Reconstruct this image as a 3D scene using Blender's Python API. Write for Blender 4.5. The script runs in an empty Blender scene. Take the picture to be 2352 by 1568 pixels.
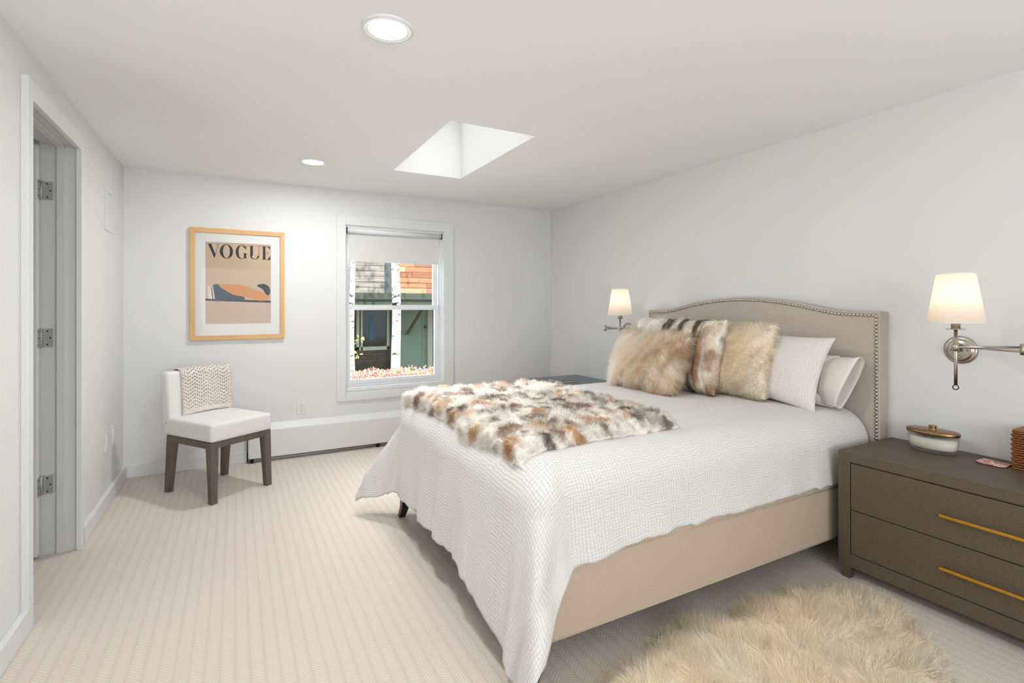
import bpy, bmesh, math
import numpy as np
from mathutils import Vector, Matrix

sc = bpy.context.scene
col = sc.collection
PI = math.pi
rng = np.random.default_rng(7)

# ------------------------------------------------------------------ camera
cam_d = bpy.data.cameras.new('camera'); cam = bpy.data.objects.new('camera', cam_d); col.objects.link(cam)
cam.location = (0, 0, 1.35)
cam.rotation_euler = (PI / 2, 0, math.radians(-28.4))
cam_d.sensor_width = 36.0; cam_d.lens = 18.0; cam_d.shift_y = -80 / 2352; cam_d.clip_start = .05
sc.camera = cam
sc.cycles.use_denoising = True
try:
    sc.cycles.denoiser = 'OPENIMAGEDENOISE'
except Exception:
    pass
sc.cycles.max_bounces = 6; sc.cycles.diffuse_bounces = 4; sc.cycles.glossy_bounces = 2; sc.cycles.transmission_bounces = 4; sc.cycles.transparent_max_bounces = 8
sc.cycles.use_adaptive_sampling = True; sc.cycles.adaptive_threshold = .04
sc.cycles.sample_clamp_indirect = 6.0
sc.cycles.caustics_reflective = False; sc.cycles.caustics_refractive = False
sc.view_settings.view_transform = 'Standard'; sc.view_settings.look = 'None'
sc.view_settings.exposure = 0.60; sc.view_settings.gamma = 1.0
sc.view_settings.use_curve_mapping = False

# ------------------------------------------------------------------ world, sun, daylight
wd = bpy.data.worlds.new('world'); sc.world = wd; wd.use_nodes = True
bg = wd.node_tree.nodes['Background']; bg.inputs[0].default_value = (.80, .90, 1.0, 1); bg.inputs[1].default_value = 1.2

def light(name, kind, loc, rot, power, color=(1, 1, 1), **kw):
    d = bpy.data.lights.new(name, kind); d.energy = power; d.color = color
    for k, v in kw.items(): setattr(d, k, v)
    o = bpy.data.objects.new(name, d); o.location = loc; o.rotation_euler = rot; col.objects.link(o)
    return o

sun = light('sun', 'SUN', (0, 0, 20), (0, 0, 0), 8.0, (1, .95, .87), angle=.01)
sun.rotation_euler = Vector((.10, .46, -.88)).to_track_quat('-Z', 'Y').to_euler()
SKY_P, WIN_P, REAR_P, DOWN_P = 3.8, 15, 43, 10.5
light('skylight_daylight', 'AREA', (1.41, 3.46, 3.02), (0, 0, 0), SKY_P, (.97, .985, 1), shape='RECTANGLE', size=.5, size_y=1.15, spread=1.0)
light('window_daylight', 'AREA', (1.40, 5.28, 1.25), (PI / 2, 0, PI), WIN_P, (.93, .97, 1), shape='RECTANGLE', size=.9, size_y=1.4).rotation_euler = Vector((0, -1, -.1)).to_track_quat('-Z', 'Y').to_euler()
rear = light('rear_window_daylight', 'AREA', (.6, -1.93, 1.45), (0, 0, 0), REAR_P, (.95, .965, 1), shape='RECTANGLE', size=2.4, size_y=1.7)  # added fill lamp, tilted up to brighten the ceiling and right wall
rear.rotation_euler = Vector((.12, 1, .70)).to_track_quat('-Z', 'Y').to_euler()

# ------------------------------------------------------------------ helpers: colour, materials
def s1(c):
    c = c / 255.0
    return c / 12.92 if c <= .04045 else ((c + .055) / 1.055) ** 2.4
def rgb(r, g, b): return (s1(r), s1(g), s1(b))
def rgba(c): return (c[0], c[1], c[2], 1)

class NT:
    """small node-tree helper"""
    def __init__(s, name):
        s.m = bpy.data.materials.new(name); s.m.use_nodes = True
        s.t = s.m.node_tree; s.n = s.t.nodes; s.p = s.n['Principled BSDF']; s.out = s.n['Material Output']
    def node(s, kind, **kw):
        n = s.n.new(kind)
        for k, v in kw.items():
            if k in n.inputs.keys() if isinstance(k, str) else False: pass
            setattr(n, k, v)
        return n
    def link(s, a, b): s.t.links.new(a, b)
    def math(s, op, a, b=None, c=None):
        n = s.n.new('ShaderNodeMath'); n.operation = op
        for i, v in enumerate((a, b, c)):
            if v is None: continue
            if isinstance(v, (int, float)): n.inputs[i].default_value = v
            else: s.link(v, n.inputs[i])
        return n.outputs[0]
    def mix(s, f, a, b):
        n = s.n.new('ShaderNodeMix'); n.data_type = 'RGBA'
        if isinstance(f, (int, float)): n.inputs[0].default_value = f
        else: s.link(f, n.inputs[0])
        for i, v in ((6, a), (7, b)):
            if isinstance(v, tuple): n.inputs[i].default_value = rgba(v)
            else: s.link(v, n.inputs[i])
        return n.outputs[2]
    def ramp(s, f, lo, hi):
        n = s.n.new('ShaderNodeMapRange'); n.inputs[1].default_value = lo; n.inputs[2].default_value = hi; s.link(f, n.inputs[0]); return n.outputs[0]
    def noise(s, scale, detail=2, vec=None, rough=.5):
        n = s.n.new('ShaderNodeTexNoise'); n.inputs['Scale'].default_value = scale; n.inputs['Detail'].default_value = detail; n.inputs['Roughness'].default_value = rough
        s.link(vec if vec is not None else s.obj(), n.inputs['Vector']); return n.outputs[0]
    def obj(s):
        if not hasattr(s, '_o'): s._o = s.n.new('ShaderNodeTexCoord')
        return s._o.outputs['Object']
    def uv(s):
        if not hasattr(s, '_o'): s._o = s.n.new('ShaderNodeTexCoord')
        return s._o.outputs['UV']
    def sep(s, v):
        n = s.n.new('ShaderNodeSeparateXYZ'); s.link(v, n.inputs[0]); return n.outputs
    def scalev(s, v, k):
        n = s.n.new('ShaderNodeMapping'); n.inputs['Scale'].default_value = k; s.link(v, n.inputs[0]); return n.outputs[0]
    def bump(s, h, strength, dist):
        n = s.n.new('ShaderNodeBump'); n.inputs['Strength'].default_value = strength; n.inputs['Distance'].default_value = dist
        s.link(h, n.inputs['Height']); s.link(n.outputs[0], s.p.inputs['Normal'])
    def base(s, c):
        if isinstance(c, tuple): s.p.inputs['Base Color'].default_value = rgba(c)
        else: s.link(c, s.p.inputs['Base Color'])
    def set(s, **kw):
        names = {'rough': 'Roughness', 'metal': 'Metallic', 'spec': 'Specular IOR Level', 'sheen': 'Sheen Weight', 'coat': 'Coat Weight', 'trans': 'Transmission Weight', 'ior': 'IOR', 'emit': 'Emission Strength'}
        for k, v in kw.items(): s.p.inputs[names[k]].default_value = v

def plain(name, c, rough=.5, metal=0, spec=.5, var=None, bump=None, sheen=0):
    """var=(scale, amount): noise variation of the colour; bump=(scale, strength, distance)"""
    t = NT(name); t.set(rough=rough, metal=metal, spec=spec, sheen=sheen)
    if var:
        f = t.noise(var[0], 3)
        t.base(t.mix(f, tuple(x * (1 - var[1]) for x in c), tuple(min(1, x * (1 + var[1])) for x in c)))
    else: t.base(c)
    if bump: t.bump(t.noise(bump[0], 2), bump[1], bump[2])
    return t.m

def wood(name, c, c2, axis=2, scale=30, rough=.5):
    t = NT(name); t.set(rough=rough)
    k = [scale, scale, scale]; k[axis] = scale * .06
    f = t.noise(1.0, 4, t.scalev(t.obj(), k), .6)
    t.base(t.mix(t.ramp(f, .3, .7), c, c2)); t.bump(f, .15, .001)
    return t.m

def linen(name, c, c2, k=1.0):
    t = NT(name); t.set(rough=.9, spec=.15, sheen=.1)
    o = t.obj()
    a = t.noise(1.0, 2, t.scalev(o, (1500 * k, 160 * k, 160 * k))); b = t.noise(1.0, 2, t.scalev(o, (160 * k, 160 * k, 1500 * k))); b2 = t.noise(1.0, 2, t.scalev(o, (160 * k, 1500 * k, 160 * k)))
    f = t.math('ADD', a, t.math('ADD', b, b2))
    t.base(t.mix(t.ramp(f, 1.0, 2.0), c, c2)); t.bump(f, .15, .0008)
    return t.m

M = {}
def build_materials():
    M['wall'] = plain('wall_paint', rgb(229, 229, 228), .85, spec=.2, bump=(260, .10, .002))
    M['ceiling'] = plain('ceiling_paint', rgb(244, 244, 243), .9, spec=.15, bump=(200, .06, .002))
    M['trim'] = plain('trim_paint', rgb(228, 229, 229), .45, spec=.4)
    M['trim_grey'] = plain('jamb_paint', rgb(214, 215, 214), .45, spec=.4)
    M['vinyl'] = plain('window_vinyl', rgb(232, 233, 234), .35, spec=.5)
    # carpet: herringbone loops, groove shade put into the colour
    t = NT('carpet'); t.set(rough=.95, spec=.1, sheen=.15)
    x, y, z = t.sep(t.obj())
    wd_ = .050
    xs = t.math('DIVIDE', x, wd_); fl = t.math('FLOOR', xs); lx = t.math('FRACT', xs)
    par = t.math('MULTIPLY_ADD', t.math('FLOORED_MODULO', fl, 2.0), 2.0, -1.0)
    wob = t.math('MULTIPLY', t.noise(40, 2), .006)
    yy = t.math('ADD', t.math('ADD', y, wob), t.math('MULTIPLY', t.math('MULTIPLY', par, lx), wd_ * .9))
    fr = t.math('FRACT', t.math('DIVIDE', yy, .0165))
    rib = t.math('SINE', t.math('MULTIPLY', fr, PI))
    rib = t.math('POWER', rib, .6)
    brd = t.math('SINE', t.math('MULTIPLY', lx, PI)); brd = t.math('POWER', brd, .35)
    loops = t.noise(420, 1)
    h = t.math('ADD', t.math('MULTIPLY', rib, brd), t.math('MULTIPLY', loops, .55))
    big = t.noise(1.3, 2)
    c0 = t.mix(big, rgb(220, 208, 195), rgb(227, 216, 204))
    c1 = t.mix(t.ramp(h, .3, 1.2), rgb(208, 194, 181), c0)
    t.base(c1); t.bump(h, .4, .0025); M['carpet'] = t.m
    # duvet: crinkled gauze
    def gauze(name, ca, cb, k=1.0):
        t = NT(name); t.set(rough=.9, spec=.15, sheen=.1)
        u, v, w = t.sep(t.uv())
        n1 = t.math('MULTIPLY', t.noise(20, 2, t.uv()), .019); n2 = t.math('MULTIPLY', t.noise(31, 2, t.scalev(t.uv(), (1, 1.3, 1))), .019)
        a = t.math('SINE', t.math('MULTIPLY', t.math('ADD', u, n1), 2 * PI / .0145 * k))
        b = t.math('SINE', t.math('MULTIPLY', t.math('ADD', v, n2), 2 * PI / .0120 * k))
        amp = t.ramp(t.noise(7, 2, t.uv()), .3, .7)
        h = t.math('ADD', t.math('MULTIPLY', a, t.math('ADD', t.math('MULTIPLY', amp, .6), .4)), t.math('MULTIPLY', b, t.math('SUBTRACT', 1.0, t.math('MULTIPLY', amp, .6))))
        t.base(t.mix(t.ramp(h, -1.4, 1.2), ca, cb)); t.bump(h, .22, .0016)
        return t.m
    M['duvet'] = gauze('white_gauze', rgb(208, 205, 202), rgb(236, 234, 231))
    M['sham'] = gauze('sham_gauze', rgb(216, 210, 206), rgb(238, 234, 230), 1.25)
    M['case'] = plain('satin_pillowcase', rgb(238, 228, 220), .55, spec=.4, bump=(9, .35, .02))
    M['linen'] = linen('beige_linen', rgb(182, 168, 154), rgb(206, 195, 183))
    M['linen_dark'] = linen('rail_linen', rgb(184, 165, 145), rgb(205, 187, 167))
    M['nail'] = plain('pewter_nailheads', rgb(196, 188, 176), .25, 1)
    M['black_wood'] = wood('espresso_wood', rgb(30, 22, 20), rgb(44, 33, 28), 2, 40, .4)
    M['chair_fabric'] = linen('white_chair_fabric', rgb(226, 224, 221), rgb(238, 236, 233), .8)
    M['chair_wood'] = wood('grey_brown_wood', rgb(84, 74, 64), rgb(112, 100, 88), 2, 45, .5)
    t = NT('brown_shagreen'); t.set(rough=.5, spec=.35)
    v = t.n.new('ShaderNodeTexVoronoi'); v.inputs['Scale'].default_value = 260; t.link(t.obj(), v.inputs['Vector'])
    t.base(t.mix(t.ramp(v.outputs[0], 0, .8), rgb(108, 94, 78), rgb(88, 75, 60))); t.bump(t.math('SUBTRACT', 1.0, v.outputs[0]), .35, .0012); M['shagreen'] = t.m
    M['slate'] = plain('slate_lacquer', rgb(96, 108, 116), .3, spec=.5, var=(30, .06))  # window's bluish reflection put into the nightstand colour; book cover shares it
    M['dark'] = plain('dark_gap', rgb(22, 19, 17), .8)
    M['brass'] = plain('satin_brass', rgb(214, 160, 62), .35, 1)
    M['bronze'] = plain('antique_bronze', rgb(156, 124, 92), .3, 1, var=(60, .15))
    M['nickel'] = plain('brushed_nickel', rgb(186, 178, 168), .28, 1, var=(150, .06))
    M['hinge'] = plain('hinge_steel', rgb(186, 188, 184), .45, .55)
    M['screw'] = plain('dark_screw', rgb(60, 60, 58), .5, 1)
    M['plate'] = plain('wall_plate_plastic', rgb(232, 228, 224), .4)
    M['slot'] = plain('outlet_slot', rgb(40, 36, 34), .7)
    M['wax'] = plain('candle_wax', rgb(248, 242, 226), .6)
    M['heater'] = plain('heater_enamel', rgb(229, 229, 228), .4)
    M['heater_in'] = plain('heater_fins', rgb(120, 108, 96), .6)
    M['frame_wood'] = wood('honey_maple', rgb(214, 164, 108), rgb(226, 180, 126), 0, 24, .45)
    M['frame_wood_v'] = wood('honey_maple_upright', rgb(212, 162, 106), rgb(226, 180, 126), 2, 24, .45)
    M['mat_board'] = plain('mat_board', rgb(236, 234, 231), .9)
    M['print'] = plain('print_paper', rgb(205, 178, 150), .8, var=(8, .05))
    M['ink'] = plain('ink_black', rgb(42, 44, 52), .8)
    M['ink_skin'] = plain('ink_tan', rgb(214, 146, 88), .8, var=(12, .10))
    M['ink_slate'] = plain('ink_slate', rgb(62, 76, 92), .8, var=(20, .2))
    M['ink_white'] = plain('ink_white', rgb(226, 214, 202), .8)
    M['ink_lower'] = plain('print_lower', rgb(203, 180, 156), .8, var=(8, .04))
    M['shade_fabric'] = plain('roller_fabric', rgb(226, 225, 223), .85, spec=.2)
    M['alu'] = plain('white_aluminium', rgb(236, 237, 238), .25)
    M['latch'] = plain('latch_black', rgb(40, 40, 40), .4)
    # lamp shade: light passes through
    t = NT('lamp_shade_fabric')
    tr = t.n.new('ShaderNodeBsdfTranslucent'); tr.inputs[0].default_value = rgba(rgb(252, 240, 226))
    di = t.n.new('ShaderNodeBsdfDiffuse'); di.inputs[0].default_value = rgba(rgb(246, 238, 228))
    mx = t.n.new('ShaderNodeMixShader'); mx.inputs[0].default_value = .55; t.link(di.outputs[0], mx.inputs[1]); t.link(tr.outputs[0], mx.inputs[2]); t.link(mx.outputs[0], t.out.inputs[0]); M['lampshade'] = t.m
    def glassy(name, tint, gloss):
        t = NT(name)
        a = t.n.new('ShaderNodeBsdfTransparent'); a.inputs[0].default_value = rgba(tint)
        g = t.n.new('ShaderNodeBsdfGlossy'); g.inputs['Roughness'].default_value = .02
        fz = t.n.new('ShaderNodeFresnel'); fz.inputs[0].default_value = 1.45
        m = t.n.new('ShaderNodeMixShader'); t.link(t.math('MULTIPLY', fz.outputs[0], gloss), m.inputs[0]); t.link(a.outputs[0], m.inputs[1]); t.link(g.outputs[0], m.inputs[2]); t.link(m.outputs[0], t.out.inputs[0]); return t.m
    M['pane'] = glassy('window_glass', (.95, .97, .96), .6)
    M['pic_glass'] = glassy('picture_glass', (1, 1, 1), .25)
    M['jar'] = glassy('jar_glass', (.97, .985, .97), .5)
    M['crystal'] = glassy('crystal', (.93, .93, .92), 1.0)
    def emit(name, c, k):
        t = NT(name); t.base((.9, .9, .9)); t.p.inputs['Emission Color'].default_value = rgba(c); t.set(emit=k); return t.m
    M['lens'] = emit('downlight_lens', (1, .98, .95), 4.0)
    M['bulb'] = emit('bulb', (1, .85, .65), 2.0)
    M['skypane'] = emit('skylight_diffuser', (.96, .985, 1), .35)
    # attribute-coloured fur / patterned cloth
    def fur(name, rough=.75, transl=.22):
        t = NT(name)
        at = t.n.new('ShaderNodeAttribute'); at.attribute_name = 'Col'
        di = t.n.new('ShaderNodeBsdfDiffuse'); tr = t.n.new('ShaderNodeBsdfTranslucent')
        t.link(at.outputs[0], di.inputs[0]); t.link(at.outputs[0], tr.inputs[0])
        nn = t.n.new('ShaderNodeAttribute'); nn.attribute_name = 'Nrm'; t.link(nn.outputs['Vector'], di.inputs['Normal']); neg = t.n.new('ShaderNodeVectorMath'); neg.operation = 'SCALE'; neg.inputs['Scale'].default_value = -1.0; t.link(nn.outputs['Vector'], neg.inputs[0]); t.link(neg.outputs[0], tr.inputs['Normal'])
        ad = t.n.new('ShaderNodeAddShader'); t.link(di.outputs[0], ad.inputs[0]); t.link(tr.outputs[0], ad.inputs[1])
        tp = t.n.new('ShaderNodeBsdfTransparent'); m = t.n.new('ShaderNodeMixShader'); m.inputs[0].default_value = transl; t.link(ad.outputs[0], m.inputs[1]); t.link(tp.outputs[0], m.inputs[2]); t.link(m.outputs[0], t.out.inputs[0]); return t.m
    M['fur'] = fur('fur_strands')
    t = NT('fur_hide'); at = t.n.new('ShaderNodeAttribute'); at.attribute_name = 'Col'; t.link(at.outputs[0], t.p.inputs['Base Color']); t.set(rough=.95, spec=.05); M['hide'] = t.m
    M['throw_lining'] = plain('throw_lining', rgb(222, 214, 204), .9)
    # knitted blanket with eyelets
    t = NT('cream_knit'); t.set(rough=.95, spec=.1, sheen=.1)
    u, v, w = t.sep(t.uv())
    A = .045; B = .026
    zig = t.math('PINGPONG', t.math('DIVIDE', u, A), 1.0)
    vv = t.math('ADD', t.math('DIVIDE', v, B), t.math('MULTIPLY', zig, 1.1))
    fv = t.math('FRACT', vv); fu = t.math('FRACT', t.math('DIVIDE', u, .0165))
    du = t.math('ABSOLUTE', t.math('SUBTRACT', fu, .5)); dv = t.math('ABSOLUTE', t.math('SUBTRACT', fv, .5))
    hole = t.math('SQRT', t.math('ADD', t.math('POWER', t.math('MULTIPLY', du, .0165), 2.0), t.math('POWER', t.math('MULTIPLY', dv, B), 2.0)))
    inrib = t.math('GREATER_THAN', v, .035)
    ishole = t.math('MULTIPLY', t.math('LESS_THAN', hole, .0045), inrib)
    st = t.math('SINE', t.math('MULTIPLY', u, 2 * PI / .008)); st2 = t.math('SINE', t.math('MULTIPLY', vv, 2 * PI * 2))
    h = t.math('ADD', t.math('MULTIPLY', st, .5), t.math('ADD', t.math('MULTIPLY', t.math('MULTIPLY', st2, inrib), .5), t.math('MULTIPLY', t.ramp(hole, .004, .009), 1.0)))
    t.base(t.mix(t.noise(60, 2, t.uv()), rgb(244, 232, 219), rgb(250, 241, 231))); t.bump(h, .8, .003)
    tp = t.n.new('ShaderNodeBsdfTransparent'); m = t.n.new('ShaderNodeMixShader'); t.link(ishole, m.inputs[0]); t.link(t.p.outputs[0], m.inputs[1]); t.link(tp.outputs[0], m.inputs[2]); t.link(m.outputs[0], t.out.inputs[0]); M['knit'] = t.m
    M['rattan'] = plain('rattan', rgb(142, 84, 44), .5, var=(160, .35))
    M['rattan_dark'] = plain('rattan_dark', rgb(84, 46, 24), .6)
    M['coaster'] = None
    t = NT('floral_print'); t.set(rough=.4)
    f = t.noise(55, 3); g = t.noise(90, 2)
    c = t.mix(t.ramp(f, .45, .55), rgb(238, 214, 202), rgb(214, 120, 104)); c = t.mix(t.ramp(g, .58, .62), c, rgb(92, 86, 110)); t.base(c); M['coaster'] = t.m
    M['cork'] = plain('coaster_back', rgb(70, 52, 44), .8)
    # outside
    M['plank_grey'] = None
    for nm, a, b in (('plank_grey', (120, 116, 110), (168, 162, 154)), ('plank_orange', (158, 100, 70), (196, 144, 108)), ('plank_red', (132, 84, 64), (176, 120, 94)), ('plank_tan', (178, 138, 106), (206, 178, 150)), ('plank_dark', (72, 66, 58), (98, 90, 80))):
        M[nm] = wood(nm, rgb(*a), rgb(*b), 0, 26, .8)
    M['green_wall'] = plain('sage_wall', rgb(138, 160, 146), .7, var=(3, .05))
    M['beam_green'] = plain('dark_green_beam', rgb(74, 82, 70), .7, var=(6, .1))
    M['cream_trim'] = plain('cream_trim', rgb(196, 200, 172), .6)
    M['post_blue'] = plain('blue_grey_post', rgb(84, 96, 98), .7)
    M['brown_brace'] = plain('brown_brace', rgb(96, 88, 74), .7)
    M['dark_glass'] = plain('dark_glass', rgb(34, 38, 36), .1, spec=.6)
    M['blue_curtain'] = plain('blue_curtain', rgb(70, 116, 150), .8)
    t = NT('birch_bark'); t.set(rough=.8)
    f = t.noise(1.0, 3, t.scalev(t.obj(), (9, 9, 26))); c = t.mix(t.ramp(f, .60, .66), rgb(232, 230, 224), rgb(72, 66, 62)); g = t.noise(5, 2); c = t.mix(t.ramp(g, .6, .75), c, rgb(186, 150, 128)); t.base(c); M['birch'] = t.m
    M['leaf'] = plain('leaf_green', rgb(168, 184, 120), .6, var=(20, .2))
    M['soil'] = plain('garden_ground', rgb(96, 84, 70), .95, var=(6, .2))
    t = NT('petals'); at = t.n.new('ShaderNodeAttribute'); at.attribute_name = 'Col'; t.link(at.outputs[0], t.p.inputs['Base Color']); t.set(rough=.7); M['petal'] = t.m
build_materials()

# ------------------------------------------------------------------ helpers: meshes, objects
ORG = {}
class MB:
    def __init__(s): s.v = []; s.f = []; s.uv = None
    def add(s, vs, fs):
        b = len(s.v); s.v.extend([tuple(map(float, p)) for p in vs]); s.f.extend([tuple(i + b for i in f) for f in fs]); return s
    def box(s, a, b):
        (x0, y0, z0), (x1, y1, z1) = a, b
        x0, x1 = min(x0, x1), max(x0, x1); y0, y1 = min(y0, y1), max(y0, y1); z0, z1 = min(z0, z1), max(z0, z1)
        return s.add([(x0, y0, z0), (x1, y0, z0), (x1, y1, z0), (x0, y1, z0), (x0, y0, z1), (x1, y0, z1), (x1, y1, z1), (x0, y1, z1)],
                     [(0, 3, 2, 1), (4, 5, 6, 7), (0, 1, 5, 4), (1, 2, 6, 5), (2, 3, 7, 6), (3, 0, 4, 7)])
    def loft(s, rings, cap=True):
        n = len(rings[0]); vs = [p for r in rings for p in r]; fs = []
        for i in range(len(rings) - 1):
            for j in range(n):
                k = (j + 1) % n; fs.append((i * n + j, i * n + k, (i + 1) * n + k, (i + 1) * n + j))
        if cap: fs.append(tuple(range(n))[::-1]); fs.append(tuple((len(rings) - 1) * n + j for j in range(n)))
        return s.add(vs, fs)
    def tube(s, path, r, n=12):
        P = [Vector(p) for p in path]; rr = r if isinstance(r, (list, tuple)) else [r] * len(P); rings = []
        for i, p in enumerate(P):
            d = (P[min(i + 1, len(P) - 1)] - P[max(i - 1, 0)]).normalized()
            up = Vector((0, 0, 1)) if abs(d.z) < .9 else Vector((1, 0, 0))
            a = d.cross(up).normalized(); b = d.cross(a).normalized()
            rings.append([p + (a * math.cos(t) + b * math.sin(t)) * rr[i] for t in [2 * PI * j / n for j in range(n)]])
        return s.loft(rings)
    def lathe(s, c, prof, n=32, axis='z', sx=1, sy=1):
        rings = []
        for r, h in prof:
            ring = []
            for j in range(n):
                t = 2 * PI * j / n; a, b = r * math.cos(t) * sx, r * math.sin(t) * sy
                ring.append((c[0] + a, c[1] + b, c[2] + h) if axis == 'z' else ((c[0] + h, c[1] + a, c[2] + b) if axis == 'x' else (c[0] + a, c[1] + h, c[2] + b)))
            rings.append(ring)
        return s.loft(rings, False)
    def prism(s, pts, f0, f1):
        """pts 2D -> f0(p), f1(p) give the two ends"""
        return s.loft([[f0(p) for p in pts], [f1(p) for p in pts]])
    def ball(s, c, r, n=10, m=6, sq=1.0):
        return s.lathe(c, [(r * math.sin(PI * i / m) + 1e-5, -r * sq * math.cos(PI * i / m)) for i in range(m + 1)], n)

def mesh_np(name, V, F, uv=None):
    me = bpy.data.meshes.new(name); me.from_pydata([tuple(p) for p in V], [], [tuple(f) for f in F]); 
    if uv is not None:
        l = me.uv_layers.new(name='UVMap'); idx = np.empty(len(me.loops), int); me.loops.foreach_get('vertex_index', idx)
        l.data.foreach_set('uv', np.asarray(uv, float)[idx].ravel())
    return me

def finish(o, mat, smooth, bevel, seg=2):
    if mat is not None: o.data.materials.append(mat if not isinstance(mat, str) else M[mat])
    if smooth:
        o.data.polygons.foreach_set('use_smooth', [True] * len(o.data.polygons))
    if bevel:
        b = o.modifiers.new('bevel', 'BEVEL'); b.width = bevel; b.segments = seg; b.limit_method = 'ANGLE'; b.angle_limit = .6
    return o

def fixn(me):
    bm = bmesh.new(); bm.from_mesh(me); bmesh.ops.recalc_face_normals(bm, faces=bm.faces); bm.to_mesh(me); bm.free()

def thing(name, label, cat, loc, rotz=0, group=None):
    o = bpy.data.objects.new(name, None); o.empty_display_size = .1; col.objects.link(o)
    o.location = loc; o.rotation_euler = (0, 0, rotz); o['label'] = label; o['category'] = cat
    if group: o['group'] = group
    ORG[o.name] = Vector(loc) if rotz == 0 else Vector((0, 0, 0))
    return o

def part(name, mb, mat, parent, smooth=False, bevel=0, label=None, fix=True, seg=2):
    off = ORG[parent.name]
    me = mb if isinstance(mb, bpy.types.Mesh) else mesh_np(name, mb.v, mb.f, mb.uv)
    me.transform(Matrix.Translation(-off))
    if fix: fixn(me)
    o = bpy.data.objects.new(name, me); col.objects.link(o); o.parent = parent; ORG[o.name] = off
    if label: o['label'] = label
    return finish(o, mat, smooth, bevel, seg)

def solo(name, mb, mat, label, cat, loc, smooth=False, bevel=0, group=None, kind=None, fix=True, seg=2):
    me = mb if isinstance(mb, bpy.types.Mesh) else mesh_np(name, mb.v, mb.f, mb.uv)
    me.transform(Matrix.Translation(-Vector(loc)))
    if fix: fixn(me)
    o = bpy.data.objects.new(name, me); o.location = loc; col.objects.link(o); ORG[o.name] = Vector(loc)
    if label: o['label'] = label; o['category'] = cat
    if group: o['group'] = group
    if kind: o['kind'] = kind
    return finish(o, mat, smooth, bevel, seg)

def struct(name, mb, mat, label, cat, loc=(0, 0, 0), smooth=False, bevel=0):
    return solo(name, mb, mat, label, cat, loc, smooth, bevel, kind='structure')
def struct_thing(name, label, cat, loc):
    o = thing(name, label, cat, loc); o['kind'] = 'structure'; return o

def vnoise(x, y, seed=0):
    x = np.asarray(x, float); y = np.asarray(y, float)
    i, j = np.floor(x), np.floor(y); fx, fy = x - i, y - j
    fx = fx * fx * (3 - 2 * fx); fy = fy * fy * (3 - 2 * fy)
    def h(a, b):
        q = np.sin(a * 127.1 + b * 311.7 + seed * 74.7) * 43758.5453
        return q - np.floor(q)
    return (h(i, j) * (1 - fx) + h(i + 1, j) * fx) * (1 - fy) + (h(i, j + 1) * (1 - fx) + h(i + 1, j + 1) * fx) * fy
def fbm(x, y, seed=0):
    return .5 * vnoise(x, y, seed) + .3 * vnoise(2.1 * x + 5, 2.1 * y, seed + 1) + .2 * vnoise(4.3 * x, 4.3 * y + 9, seed + 2)
def sstep(a, b, x):
    t = np.clip((x - a) / (b - a), 0, 1); return t * t * (3 - 2 * t)

# ------------------------------------------------------------------ the room
H = 2.449; XL, XR, YB, YR = -.775, 3.21, 5.0, -2.0
struct('floor', MB().box((-2.5, YR - .1, -.08), (XR + .1, YB + .2, 0)), 'carpet', 'cream herringbone loop carpet covering the bedroom floor', 'carpet')
hx0, hx1, hy0, hy1 = 1.12, 1.702, 2.834, 4.080; ZT = 3.06
mb = MB()
mb.box((-2.5, YR - .1, H), (hx0, YB + .2, ZT)); mb.box((hx1, YR - .1, H), (XR + .1, YB + .2, ZT)); mb.box((hx0, YR - .1, H), (hx1, hy0, ZT)); mb.box((hx0, hy1, H), (hx1, YB + .2, ZT))
struct('ceiling', mb, 'ceiling', 'flat white ceiling with a square skylight shaft', 'ceiling')
sk = struct_thing('window_2', 'skylight glazing at the top of the ceiling shaft', 'skylight', ((hx0 + hx1) / 2, (hy0 + hy1) / 2, ZT))
part('diffuser_pane', MB().box((hx0 - .02, hy0 - .02, ZT - .005), (hx1 + .02, hy1 + .02, ZT + .02)), 'skypane', sk)
fr = MB()
for a, b in (((hx0 - .08, hy0 - .08), (hx0, hy1 + .08)), ((hx1, hy0 - .08), (hx1 + .08, hy1 + .08)), ((hx0, hy0 - .08), (hx1, hy0)), ((hx0, hy1), (hx1, hy1 + .08))):
    fr.box((a[0], a[1], ZT), (b[0], b[1], ZT + .08))
part('skylight_frame', fr, 'trim', sk)

# back wall with the window hole
wx0, wx1, wz0, wz1 = .915, 1.895, .545, 2.122
mb = MB()
mb.box((XL - .2, YB, 0), (wx0, YB + .2, H)); mb.box((wx1, YB, 0), (XR + .1, YB + .2, H)); mb.box((wx0, YB, 0), (wx1, YB + .2, wz0)); mb.box((wx0, YB, wz1), (wx1, YB + .2, H))
struct('wall_back', mb, 'wall', 'white painted back wall with a single window', 'wall')
struct('wall_right', MB().box((XR, YR - .1, 0), (XR + .1, YB, H)), 'wall', 'white painted wall behind the headboard', 'wall')
# left wall with the door opening
dy0, dy1, dz = 2.852, 3.657, 2.235
mb = MB(); mb.box((XL - .16, YR - .1, 0), (XL, dy0, H)); mb.box((XL - .16, dy1 + .02, 0), (XL, YB, H)); mb.box((XL - .16, dy0, dz + .02), (XL, dy1 + .02, H))
struct('wall_left', mb, 'wall', 'white painted wall with the open doorway', 'wall')
rx0, rx1, rz0, rz1 = -.65, 1.85, .55, 2.35
mb = MB(); mb.box((XL - .16, YR - .1, 0), (rx0, YR, H)); mb.box((rx1, YR - .1, 0), (XR, YR, H)); mb.box((rx0, YR - .1, 0), (rx1, YR, rz0)); mb.box((rx0, YR - .1, rz1), (rx1, YR, H))
struct('wall_rear', mb, 'wall', 'white painted wall behind the viewer with a wide window', 'wall')
struct('wall_hall', MB().box((-2.5, YR - .1, 0), (-2.4, YB, H)), 'wall', 'white painted hallway wall beyond the doorway', 'wall')

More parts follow.
